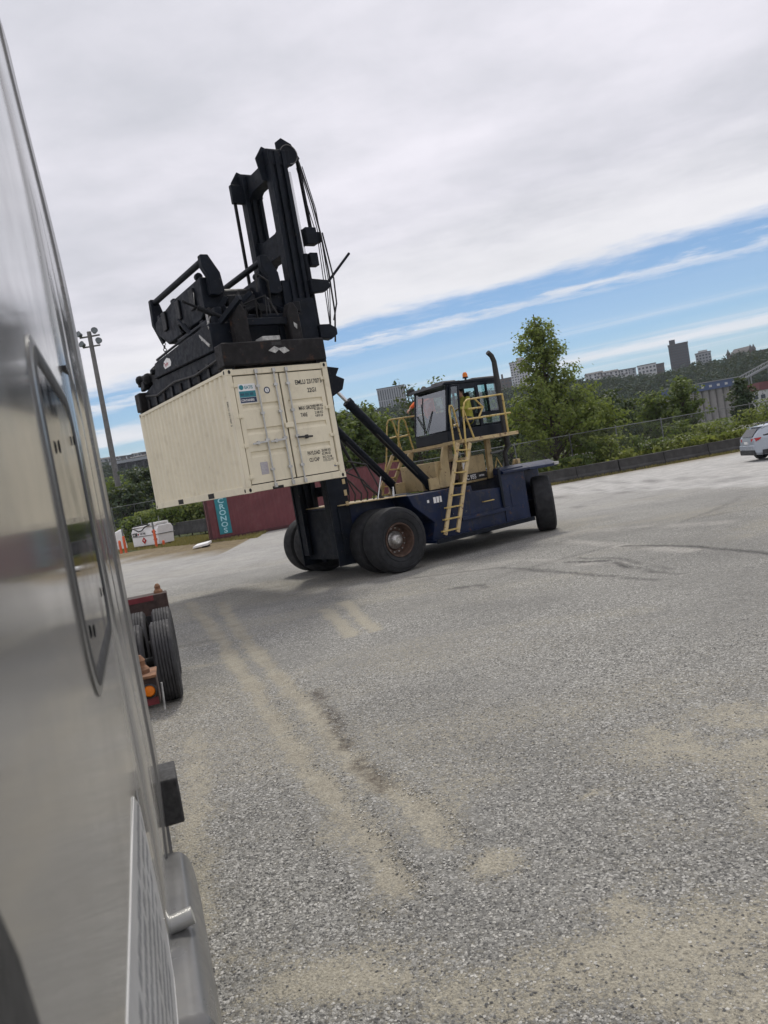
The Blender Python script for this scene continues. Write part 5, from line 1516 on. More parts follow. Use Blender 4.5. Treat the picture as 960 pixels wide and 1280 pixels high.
        P(MB().prism([(xc + .271, .5, 7.05), (xc + .271, .40, 6.8), (xc + .271, .44, 6.95), (xc + .271, .46, 7.1)], (.003, 0, 0)), 'scrape_mark', 'chip', 0)
        P(MB().tube((xc + .15, .55, 7.38), (xc + .15, .68, 7.38), .09, n=10).box(xc, xc + .2, -1.2, -1.0, 7.2, 7.36).box(xc, xc + .2, -2.3, -2.1, 7.1, 7.25), 'frame_fitting', 'black', 0.02)
    P(MB().tube((1.6, .3, 7.0), (2.8, .3, 7.0), .19, n=16), 'frame_tie', 'grease', 0)
    P(MB().tube((1.6, -1.85, 6.9), (2.8, -1.85, 6.9), .17, n=16), 'frame_tie', 'grease', 0)
    P(MB().box(1.1, 1.6, -.5, .6, 6.7, 7.0), 'frame_tie', 'black', 0.02)
    P(MB().bar((1.5, -.1, 7.0), (1.06, .1, 7.6), .14, .14).bar((1.5, .6, 7.3), (1.0, .3, 6.9), .08, .08), 'frame_strut', 'black', 0.01)
    ch = MB()
    for k in range(9):
        z = 6.62 - k * .075
        if k % 2:
            ch.lathe([(.034, -.011), (.05, -.011), (.05, .011), (.034, .011)], (3.04, -2.62, z), (1, 0, 0), 8, close=True)
        else:
            ch.lathe([(.034, -.011), (.05, -.011), (.05, .011), (.034, .011)], (3.04, -2.62, z), (0, 1, 0), 8, close=True)
    P(ch, 'hanging_chain', 'grease', 0)
    # twist-lock gear and hoses heaped at the far end
    g = MB()
    rg = np.random.default_rng(4)
    for k in range(44):
        y = -2.35 - 1.75 * rg.random()
        x = 2.5 + .95 * rg.random()
        s = .05 + .09 * rg.random()
        z = 5.66 + (.50 - .14 * (-2.35 - y)) * rg.random() ** .7
        if k % 3 == 0:
            g.ball((x, y, z), s * 1.2, 8)
        else:
            g.box(x - s, x + s * .8, y - s, y + s * 1.2, z - s, z + s * 1.1)
    g.box(2.9, 3.4, -3.0, -2.55, 5.6, 6.02).box(2.95, 3.35, -2.75, -2.5, 6.0, 6.16)
    P(g, 'lock_gear', 'grease', 0.03)
    for k in range(3):
        P(MB().pipe([(3.3 - .06 * k, -3.6, 5.7), (3.36, -3.0, 5.95 + .05 * k), (3.3, -2.2, 6.16), (3.2, -.8, 6.2 + .03 * k), (2.9, .6, 6.4), (2.2, .9, 6.7)], .025, 6), 'spreader_hose', 'rubber', 0)
    rq = np.random.default_rng(12)
    for k in range(16):
        p0 = Vector((1.4 + 1.9 * rq.random(), -1.6 + 3.0 * rq.random(), 6.2 + .3 * rq.random()))
        p3 = p0 + Vector((rq.normal(0, .35), rq.normal(0, .5), rq.normal(.05, .15)))
        p3.x = min(p3.x, 3.2)
        p1 = p0 + Vector((rq.normal(0, .15), rq.normal(0, .15), .25 + .3 * rq.random()))
        p2 = p3 + Vector((rq.normal(0, .15), rq.normal(0, .15), .2 + .25 * rq.random()))
        P(MB().pipe([p0, p0.lerp(p1, .6), p1, p1.lerp(p2, .5), p2, p2.lerp(p3, .6), p3], .018 + .01 * rq.random(), 6), 'spreader_hose', 'rubber', 0)
    for k in range(10):
        x = 1.3 + 2.1 * rq.random()
        y = -1.4 + 2.9 * rq.random()
        P(MB().box(x - .08, x + .08, y - .1, y + .1, 6.3, 6.42 + .18 * rq.random()), 'valve_block', ('grease', 'brownblack', 'black')[k % 3], 0.02)
    for k in range(14):
        x, y = 1.35 + 2.0 * rq.random(), -1.5 + 3.1 * rq.random()
        a_ = Vector((x, y, 6.15 + .25 * rq.random()))
        b_2 = a_ + Vector((rq.normal(0, .35), rq.normal(0, .35), .2 + .35 * rq.random()))
        if k % 2:
            P(MB().tube(a_, a_.lerp(b_2, .6), .06, n=10).tube(a_.lerp(b_2, .6), b_2, .03, n=8), 'small_ram', ('grease', 'black')[k % 3 == 0], 0)
        else:
            P(MB().bar(a_, b_2, .05 + .05 * rq.random(), .10 + .08 * rq.random()), 'link_arm', ('black', 'brownblack')[k % 3 == 0], .01)
    for k in range(9):
        y = 1.5 - 4.9 * k / 8
        P(MB().box(3.421, 3.46, y - .09, y + .06, 5.02 + .05 * rq.random(), 5.30 + .1 * rq.random()), 'beam_bracket', ('brownblack', 'grease')[k % 2], .012)
    P(MB().pipe([(3.47, 1.5, 5.35), (3.49, .2, 5.28), (3.48, -1.2, 5.4), (3.47, -2.6, 5.32), (3.46, -3.5, 5.45)], .028, 6), 'spreader_hose', 'rubber', 0)
    P(MB().bar((1.5, 1.4, 6.35), (1.62, .2, 6.95), .06, .1).bar((2.9, 1.4, 6.4), (2.85, .3, 6.9), .06, .1), 'spreader_brace', 'black', .008)
    P(MB().prism([(1.66, 1.831, 6.02), (1.58, 1.831, 5.96), (1.60, 1.831, 5.86), (1.66, 1.831, 5.92)], (0, .003, 0)), 'scrape_mark', 'chip', 0)
    P(MB().pipe([(3.45, -2.2, 6.14), (3.47, -.4, 6.18), (3.3, .9, 6.3)], .03, 6), 'spreader_pipe', 'black', 0)
    P(MB().bar((3.47, 1.4, 6.05), (3.3, 1.0, 6.5), .05, .05).bar((3.47, .9, 5.9), (3.3, 1.3, 6.4), .04, .04).bar((3.49, 1.3, 5.7), (3.46, .7, 6.1), .03, .06), 'worn_lever', 'chip', 0.005)
    for sx in (1.3, 3.45):
        for sy in (1.95, -3.88):
            P(MB().box(sx - .1, sx + .1, sy - .1, sy + .1, 5.02, 5.12), 'twist_lock', 'grease', 0.01)
    return root
handler()

# ------------------------------------------------------------------ people
def person(label, loc, rz, joints, clothes, look=(0, 0), hair=True):
    """joints in the person's own frame: x forward, y left, z up. One continuous body surface by voxel remesh."""
    J = {k: Vector(v) for k, v in joints.items()}
    b = MB()
    C = lambda p, q, r1, r2: b.capsule(J[p] if isinstance(p, str) else p, J[q] if isinstance(q, str) else q, r1, r2)
    C('pelvis', 'chest', .145, .165); C('chest', 'neck', .15, .06)
    C('shl', 'chest', .07, .12); C('shr', 'chest', .07, .12)
    C('neck', 'head', .056, .055)
    for s in 'lr':
        C('hip' + s, 'pelvis', .095, .12); C('hip' + s, 'kn' + s, .088, .058); C('kn' + s, 'an' + s, .056, .04)
        C('sh' + s, 'el' + s, .055, .042); C('el' + s, 'wr' + s, .041, .029)
        an = J['an' + s]
        f = Vector(joints.get('toe', (1, 0, 0))).normalized()
        C(an + Vector((0, 0, -.04)) - f * .04, an + f * .17 + Vector((0, 0, -.055)), .042, .032)
        # hand: palm, four fingers and a thumb curled round what it holds
        wr = J['wr' + s]
        d = (wr - J['el' + s]).normalized()
        side = d.cross(Vector((0, 0, 1)))
        side = side.normalized() if side.length > .1 else Vector((0, 1, 0))
        dn = d.cross(side)
        if dn.z > 0: dn = -dn
        pe = wr + d * .085
        for k, (o_, ln) in enumerate(((-.030, .068), (-.010, .078), (.010, .072), (.030, .056))):
            a0 = wr + d * .01 + side * o_ * .7
            k0 = pe + side * o_
            C(a0, k0, .015, .011)
            k1 = k0 + d * ln * .45 + dn * ln * .25
            k2 = k1 + dn * ln * .5 - d * ln * .05
            C(k0, k1, .010, .009); C(k1, k2, .009, .0075)
        t0 = wr + d * .025 + side * .028
        C(t0, t0 + d * .035 + side * .028 + dn * .01, .013, .011)
        C(t0 + d * .035 + side * .028 + dn * .01, t0 + d * .065 + side * .03 + dn * .03, .010, .008)
    h = J['head']
    yaw = look[0]
    fx, fy = Vector((math.cos(yaw), math.sin(yaw), look[1])), Vector((-math.sin(yaw), math.cos(yaw), 0))
    b.ball(h, .1, 16, (0.96, .80, 1.2))
    C(h + fx * .035 + Vector((0, 0, -.06)), h + fx * .055 + Vector((0, 0, -.098)), .055, .034)
    C(h + fx * .088 + Vector((0, 0, .012)), h + fx * .112 + Vector((0, 0, -.024)), .011, .016)
    C(h + fx * .088 + fy * .028 + Vector((0, 0, .030)), h + fx * .088 - fy * .028 + Vector((0, 0, .030)), .012, .012)
    C(h + fx * .090 + fy * .018 + Vector((0, 0, -.060)), h + fx * .090 - fy * .018 + Vector((0, 0, -.060)), .009, .009)
    for s in (1, -1):
        C(h + fy * s * .082 + Vector((0, 0, .02)), h + fy * s * .084 + Vector((0, 0, -.025)), .016, .012)
    def remesh(o, vox):
        md = o.modifiers.new('skin', 'REMESH')
        md.mode = 'VOXEL'
        md.voxel_size = vox
        md.use_smooth_shade = True
        sm = o.modifiers.new('smooth', 'SMOOTH')
        sm.factor = 0.5
        sm.iterations = 3
    o = b.build('person', M['skin'], None)
    remesh(o, 0.0075)
    o.location = loc
    o.rotation_euler = (0, 0, rz)
    tag(o, label, 'person')
    for nm, mat, segs in clothes:
        c = MB()
        for p, q, r1, r2 in segs:
            c.capsule(J[p] if isinstance(p, str) else Vector(p), J[q] if isinstance(q, str) else Vector(q), r1, r2)
        remesh(c.build(nm, M[mat], o), 0.011)
    e = MB()
    for s in (1, -1):
        e.ball(h + fx * .092 + fy * s * .031 + Vector((0, 0, .012)), .012, 8)
    e.build('eyes', M['ink'], o)
    hr = MB().ball(h + Vector((0, 0, .022)) - fx * .016, .108, 14, (.98, .86, 1.10))
    hr.v = [tuple(Vector(v) + (Vector((0, 0, max(0, .05 + .02 - (Vector(v) - h).z))) if (Vector(v) - h).dot(fx) > .035 else Vector())) for v in hr.v]
    hr.build('hair', M['hair'], o)
    return o

def shirt(r=.02, forearm=True):
    s = [('pelvis', 'chest', .145 + r, .165 + r), ('chest', 'neck', .15 + r, .055 + r * .5), ('shl', 'chest', .07 + r, .12 + r), ('shr', 'chest', .07 + r, .12 + r),
         ('shl', 'ell', .055 + r, .042 + r), ('shr', 'elr', .055 + r, .042 + r)]
    return s
TROU = [('hipl', 'pelvis', .11, .138), ('hipr', 'pelvis', .11, .138), ('hipl', 'knl', .104, .076), ('hipr', 'knr', .104, .076), ('knl', 'anl', .074, .062), ('knr', 'anr', .074, .062)]
# operator sitting at the open door, frame of the machine: x forward
op = dict(pelvis=(0, 0, .55), chest=(.06, 0, .98), neck=(.10, 0, 1.16), head=(.15, 0, 1.29), shl=(.08, .19, 1.08), shr=(.08, -.19, 1.08), ell=(.22, .27, .84), elr=(.20, -.26, .82), wrl=(.44, .20, .86), wrr=(.44, -.14, .86),
          hipl=(.04, .09, .53), hipr=(.04, -.09, .53), knl=(.46, .12, .56), knr=(.46, -.12, .56), anl=(.52, .12, .12), anr=(.52, -.12, .12))
person('driver with dark hair and yellow hi vis top sitting at the open cab door', fork_to_world(-3.95, 0.60, 2.88), YAW, op, [('jacket', 'hivis', shirt() + [('ell', 'wrl', .058, .045), ('elr', 'wrr', .058, .045)]), ('trousers', 'denim', TROU)], look=(0.1, -.1))
st = dict(pelvis=(0, 0, .95), chest=(.05, 0, 1.34), neck=(.08, 0, 1.50), head=(.11, 0, 1.63), shl=(.05, .20, 1.42), shr=(.07, -.20, 1.42), ell=(.26, .30, 1.30), elr=(.36, -.22, 1.31), wrl=(.48, .22, 1.22), wrr=(.62, -.16, 1.16),
          hipl=(0, .09, .92), hipr=(0, -.09, .92), knl=(.04, .10, .50), knr=(.03, -.10, .50), anl=(0, .10, .09), anr=(-.02, -.10, .09))
person('worker in orange hi vis jacket standing beyond the cab with one arm reached out', fork_to_world(-3.92, -0.98, 2.875), YAW, st, [('jacket', 'hiorange', shirt() + [('ell', 'wrl', .06, .05), ('elr', (.52, -.19, 1.22), .06, .05)]), ('trousers', 'denim', TROU)], look=(0.0, -.25))

# ------------------------------------------------------------------ the truck beside the camera
TT = Vector((-0.301, 0.9536, 0)).normalized()
TN = Vector((TT.y, -TT.x, 0))
TR = math.atan2(TT.y, TT.x)                 # local x runs back along the truck, local y is inward (left), so outward is -y

def truck():
    root = empty('semi_truck', (0, 0, 0), TR)
    tag(root, 'silver truck sleeper cab close by at the left, small window in its side', 'truck')
    def lean(z):
        return 0.0 + 0.055 * smooth(np.float64(z), 3.25, 4.7) + 0.03 * smooth(np.float64(-z), -1.45, -0.85)
    def sheet(prof, zs, name, mat, z_inset=0.0):
        vs, fs = [], []
        n = len(prof)
        for z in zs:
            for t, s in prof:
                vs.append((t, -(s - lean(z)), z))
        for j in range(len(zs) - 1):
            for i in range(n - 1):
                a = j * n + i
                fs.append((a, a + 1, a + n + 1, a + n))
        return MB().add(vs, fs).build(name, M[mat], root, smooth_ang=50)
    zs = list(np.linspace(0.85, 4.45, 25))
    # sleeper wall with softly crowned skin, then the pillar ridge
    crown = lambda t: -0.1235 + 0.005 * math.sin((t + .4) / 2.9 * PI)
    body = [(t, crown(t)) for t in np.linspace(-1.6, 2.48, 26)]
    wall = sheet(body + [(2.50, -0.125), (2.505, -.135)], zs, 'sleeper_wall', 'silver')
    sheet([(2.505, -.135), (2.52, -.124), (2.60, -.113), (2.76, -.108), (2.90, -.112), (2.93, -.125)], zs, 'sleeper_pillar', 'silver')
    sheet([(2.93, -.132), (2.945, -.12), (3.05, -.114), (3.2, -.108), (3.3, -.106)], zs, 'side_extender', 'silver')
    sheet([(3.3, -.112), (3.31, -.098), (3.45, -.094), (3.58, -.093), (3.62, -.10), (3.62, -.14)], zs, 'rubber_edge', 'silver_panel')
    MB().box(2.5, 2.96, .112, .135, 2.905, 2.918).build('panel_seam', M['rubber'], root)
    # roof, far side, back and floor make it a solid cab
    MB().box(-1.6, 3.25, .19, 2.44, 4.40, 4.452).build('cab_roof', M['silver'], root, bevel=0.03)
    MB().box(-1.6, 3.25, 2.46, 2.5, 0.9, 4.39).build('far_wall', M['silver'], root)
    MB().box(3.24, 3.28, .16, 2.44, 0.9, 4.39).build('back_wall', M['silver'], root)
    MB().box(-1.6, 3.2, .2, 2.4, 0.84, 0.9).build('cab_floor', M['rubber'], root)
    MB().box(-1.62, -1.58, .2, 2.44, 0.9, 4.39).build('front_wall', M['silver'], root)
    # side window
    def ring(t0, t1, z0, z1, rad, n=6):
        pts = []
        for cx, cz, a0 in ((t1 - rad, z1 - rad, 0), (t0 + rad, z1 - rad, 90), (t0 + rad, z0 + rad, 180), (t1 - rad, z0 + rad, 270)):
            for k in range(n + 1):
                a = R(a0 + 90 * k / n)
                pts.append((cx + rad * math.cos(a), cz + rad * math.sin(a)))
        return pts
    w = empty('sleeper_window', (0, 0, 0)); w.parent = root
    def ringmesh(loops, name, mat):
        n = len(loops[0][0])
        vs, fs = [], []
        for lp, y in loops:
            vs += [(t, y, z) for t, z in lp]
        for j in range(len(loops) - 1):
            for i in range(n):
                k = (i + 1) % n
                fs.append((j * n + i, j * n + k, (j + 1) * n + k, (j + 1) * n + i))
        MB().add(vs, fs).build(name, M[mat], w, smooth_ang=40)
    T0, T1, Z0, Z1 = 1.43, 2.30, 2.16, 2.765
    outer, mid = ring(T0 - .03, T1 + .04, Z0 - .03, Z1 + .03, .13), ring(T0 - .012, T1 + .015, Z0 - .012, Z1 + .012, .115)
    inner, inn2 = ring(T0 + .015, T1 - .02, Z0 + .015, Z1 - .015, .095), ring(T0 + .02, T1 - .03, Z0 + .02, Z1 - .02, .09)
    ringmesh([(outer, .119), (outer, .1158), (mid, .1130), (mid, .1129)], 'window_trim', 'silver_panel')
    ringmesh([(mid, .1132), (mid, .1122), (inner, .1122), (inn2, .1150)], 'window_frame', 'rubber')
    MB().add([(t, .1153, z) for t, z in inn2], [tuple(range(len(inn2)))]).build('window_pane', M['carglass'], w, smooth_ang=0)
    for t, z in ((1.62, 2.60), (2.16, 2.66), (2.18, 2.26), (1.60, 2.24)):
        MB().lathe([(.0, .0), (.011, 0), (.014, -.003)], (t, .1135, z), (0, 1, 0), 12).build('pane_catch', M['ink'], w)
    # lettered placard low on the wall
    pl = MB().prism([(0.95, .1195, 1.26), (0.95, .1195, 1.80), (1.0, .1195, 1.84), (1.90, .1195, 1.80), (2.06, .1195, 1.72), (2.18, .1195, 1.32), (2.1, .1195, 1.24)], (0, -.0012, 0)).build('placard', pm('placard_grey', (0.36, 0.365, 0.37), 0.4), root)
    MB().pipe([(0.95, .1185, 1.80), (1.0, .1185, 1.842), (1.90, .1185, 1.803), (2.06, .1185, 1.722), (2.18, .1185, 1.32), (2.1, .1185, 1.24), (.95, .1185, 1.24)], .0012, 6).build('placard_border', M['white'], pl)
    ln = MB()
    rg = np.random.default_rng(2)
    for k in range(8):
        t = 1.02
        z = 1.745 - k * .058
        while t < 2.05 - .015 * k:
            l = .02 + .05 * rg.random()
            ln.box(t, t + l, .1179, .1182, z - .017, z + .017 * (0.4 + 0.6 * rg.random()))
            t += l + .014 + (.03 if rg.random() < .2 else 0)
    tag(ln.build('print_rows', pm('grey_letter', (0.17, 0.175, 0.185), 0.6), pl), kind='stuff')
    MB().prism([(-1.55, .1215, 0.87), (-1.55, .1215, 2.40), (.30, .1215, 2.40), (.44, .1215, 2.33), (.52, .1215, 2.2), (.57, .1215, 2.05), (.62, .1215, 1.9), (.64, .1215, 1.0), (.6, .1215, .87)], (0, -.009, 0)).build('wall_shade_panel', M['ink'], root, bevel=0.004)  # made-up black panel standing in for the dark shade on the near wall
    # tank and step under the sleeper
    pr = []
    for k in range(0, 13):
        a = R(90 - 15 * k)
        pr.append((.11 + .0 - .085 * math.copysign(abs(math.cos(a)) ** .7, math.cos(a)), .80 + .24 * math.copysign(abs(math.sin(a)) ** .6, math.sin(a))))
    sec = [(2.2, y, z) for y, z in pr] + [(2.2, .7, .56), (2.2, .7, 1.04)]
    tk = MB().prism(sec, (1.2, 0, 0)).build('fuel_tank', M['silver_panel'], root, bevel=0.06, smooth_ang=60)
    MB().tube((2.72, .15, 1.06), (2.72, .055, 1.075), .03, n=14).build('tank_handle', M['galv'], tk)
    MB().box(3.47, 3.72, .03, .14, 1.10, 1.30).build('flap_bracket', M['ink'], root, bevel=0.008)
    # frame and rear drive wheels, hidden behind the cab from here
    for y in (.75, 1.65):
        MB().box(-1.4, 6.0, y - .05, y + .05, .72, .98).build('frame_rail', M['ink'], root)
    ty = MB().lathe(tyre_profile(.52, .29, .27, 4), (0, 0, 0), (0, 1, 0), 36, close=True).mesh('tyre')
    ty.materials.append(M['truck_tyre'])
    for t in (4.25, 5.45):
        for y in (.30, .62, 1.98, 2.30):
            o = bpy.data.objects.new('tyre', ty); COL.objects.link(o); o.parent = root; o.location = (t, y, .52)
truck()

# ------------------------------------------------------------------ trailer chassis behind it
def chassis():
    t0, n0 = 6.3, -0.01
    p = TT * t0 + TN * n0
    rz = TR - R(2.4)
    root = empty('container_chassis', (p.x, p.y, 0), rz)
    tag(root, 'empty red container chassis trailer with rusty bolster and dual tyres, behind the silver truck', 'trailer')
    bo = MB().box(-.12, .12, 0.05, 2.4, 0.985, 1.20).build('bolster', M['darkrust'], root, bevel=0.01)
    MB().box(-.125, -.1205, .06, 2.3, .99, 1.05).build('red_stripe', M['redframe'], bo)
    MB().box(-.16, .16, .046, 2.404, 1.201, 1.222).build('bolster_plate', M['rust'], bo, bevel=0.004)
    MB().box(-.135, -.121, 0.052, .22, 1.05, 1.199).build('end_plate', M['darkrust'], bo, bevel=0.004)
    lp = MB().lathe([(.058, 0), (.058, .018), (.046, .024), (.046, .01)], (-.135, .115, 1.105), (-1, 0, 0), 20).build('lamp_ring', M['rubber'], bo)
    MB().lathe([(.046, .012), (.035, .026), (0, .03)], (-.135, .115, 1.105), (-1, 0, 0), 20).build('lamp_lens', M['amber'], lp)
    MB().tube((-.1, .03, .93), (-.1, .02, 1.14), .008, n=6).build('marker_wire', M['chip'], bo)
    def lock(x, y, z, par):
        MB().lathe([(.07, 0), (.07, .03), (.045, .06), (.045, .085), (.05, .1), (.022, .14), (0, .145)], (x, y, z), (0, 0, 1), 12).build('twist_lock', M['rust'], par)
    lock(0, .16, 1.222, bo); lock(0, 2.24, 1.222, bo)
    for y in (.85, 1.55):
        MB().box(-.6, 6.9, y - .07, y + .07, .92, 1.14).build('frame_rail', M['redframe'], root, bevel=0.01)
    fb = MB().box(6.1, 6.45, 0.0, 2.4, 0.86, 1.17).build('bolster', M['darkrust'], root, bevel=0.01)
    MB().box(6.09, 6.099, .20, .62, 1.09, 1.168).build('red_plate', M['redframe'], fb)
    lock(6.3, .12, 1.17, fb); lock(6.3, 2.3, 1.17, fb)
    MB().box(5.98, 6.02, -.02, .60, .30, .88).build('mud_flap', M['rubber'], root)
    ty = MB().lathe(tyre_profile(.515, .29, .275, 5, .016), (0, 0, 0), (0, 1, 0), 48, close=True).mesh('wheel')
    ty.materials.append(M['truck_tyre'])
    rm = MB().lathe([(.295, -.12), (.295, .10), (.28, .1), (.26, .0), (.14, -.03), (.12, -.1), (0, -.1)], (0, 0, 0), (0, -1, 0), 28).mesh('rim')
    rm.materials.append(M['rust'])
    for t in (4.15, 5.47):
        MB().tube((t, .1, .52), (t, 2.3, .52), .07, n=10).build('axle', M['ink'], root)
        for y in (.11, .47, 1.93, 2.29):
            o = bpy.data.objects.new('wheel', ty); COL.objects.link(o); o.parent = root; o.location = (t, y, .515)
            r = bpy.data.objects.new('rim', rm); COL.objects.link(r); r.parent = o
    MB().box(3.6, 6.0, .8, 1.6, .55, .9).build('suspension', M['ink'], root, bevel=0.02)
chassis()

# ------------------------------------------------------------------ fuel tank, posts, slab
def fuel_tank():
    a, b = Vector((-17.35, 53.6, 0)), Vector((-15.1, 52.0, 0))
    d = (b - a)
    L = d.length
    rz = math.atan2(d.y, d.x)
    root = empty('fuel_tank', (a.x, a.y, 0), rz)
    tag(root, 'long white fuel tank box with red diamond signs behind orange posts', 'fuel tank')
    MB().prism([(0, 0, .12), (0, 1.25, .12), (0, 1.35, 1.1), (0, 1.2, 1.38), (0, .15, 1.38), (0, -.02, 1.1)], (L, 0, 0)).build('tank_body', M['white'], root, bevel=0.03)
    MB().box(-.04, L + .04, -.05, 1.4, .78, .82).build('tank_band', M['wire'], root)
    tp = MB().box(.1, L - .2, .05, 1.2, 1.385, 1.46).box(L * .66, L - .1, .1, 1.1, 1.46, 1.60)
    tp.build('tank_lid', M['white'], root, bevel=0.02)
    MB().pipe([(.2, -.08, 1.40), (.6, -.12, 1.30), (.95, -.14, 1.14), (1.3, -.12, 1.18), (1.7, -.08, 1.42), (2.1, -.02, 1.5)], .04, 8).pipe([(.1, .2, 1.5), (1.2, .1, 1.56), (2.4, .2, 1.55)], .04, 8).build('fuel_hose', M['ink'], root)
    MB().tube((L * .9, .5, 1.4), (L * .9, .5, 2.0), .03, n=6).tube((.5, .6, 1.4), (.5, .6, 2.05), .025, n=6).build('vent_pipe', M['wire'], root)
    MB().box(.12, .62, -.035, -.02, .84, 1.06).build('dark_sign', M['ink'], root)
    text('ARI', .17, M['white'], root, (.18, -.0365, .88), (1, 0, 0), (0, 0, 1), 'lettering', sx=.9)
    MB().prism([(.66, -.036, .95), (.74, -.036, 1.03), (.82, -.036, .95), (.74, -.036, .87)], (0, .01, 0)).build('red_mark', M['redlens'], root)
    text('FUEL TANKS', .19, M['ink'], root, (.95, -.04, .90), (1, 0, 0), (0, 0, 1), 'lettering', sx=.55)
    MB().box(L * .80, L * .88, -.034, -.02, .92, 1.08).box(L * .89, L * .95, -.034, -.02, .96, 1.03).build('dark_sign', M['ink'], root)
    for x, r_ in ((1.25, .24), (L * .88, .2)):
        s = MB().prism([(x - r_, -.034, .48), (x, -.034, .48 + r_), (x + r_, -.034, .48), (x, -.034, .48 - r_)], (0, .012, 0)).build('diamond_sign', M['redlens'], root)
        MB().prism([(x - .06, -.036, .50), (x, -.036, .60), (x + .06, -.036, .50), (x, -.036, .42)], (0, .003, 0)).build('flame_mark', M['white'], s)
    for x in (.3, L - .5):
        MB().box(x, x + .25, .1, 1.2, 0, .13).build('tank_foot', M['concrete'], root)
fuel_tank()
for i, (px, Y, h, lb) in enumerate(((156.5, 51.9, 1.0, 'orange guard post at the left end of the white fuel tank'), (196, 50.6, 1.12, 'orange guard post in front of the middle of the fuel tank'), (205.5, 51.0, .30, 'short orange stub right of the middle guard post'), (150.5, 51.4, .75, 'orange guard post nearest the truck edge'))):
    x = gx(px, Y)
    x = at(px, 684, Y)[0]
    o = MB().tube((0, 0, -.1), (0, 0, h), .085, n=12).ball((0, 0, h), .085, 10).build('guard_post', M['orange'], None)
    o.location = (x, Y, 0)
    tag(o, lb, 'guard post')
    if h > .9:
        MB().tube((0, 0, h + .05), (0, 0, h + .55), .06, n=10).build('post_top', M['wire'], o)
x = at(251, 684, 41.6)[0]
o = MB().prism([(0, 0, .05), (.85, 0, .10), (.85, 0, .22), (.05, 0, .15)], (0, 1.0, .06)).build('white_slab', M['white'], None, bevel=0.01)
o.location = (x - .4, 41.4, 0)
tag(o, 'broken white slab lying on the gravel by the maroon container corner', 'slab')
MB().box(.5, .75, .1, .9, -.02, .07).build('timber_block', M['ink'], o)
o = MB().prism([(0, 0, 0), (.9, 0, 0), (.75, 0, 1.5), (.2, 0, 1.3)], (0, .5, 0)).build('white_bag', M['white'], None, bevel=0.12)
o.location = (at(148, 672, 55)[0] - .5, 55, 0)
tag(o, 'white bag like bundle left of the fuel tank by the truck edge', 'bag')

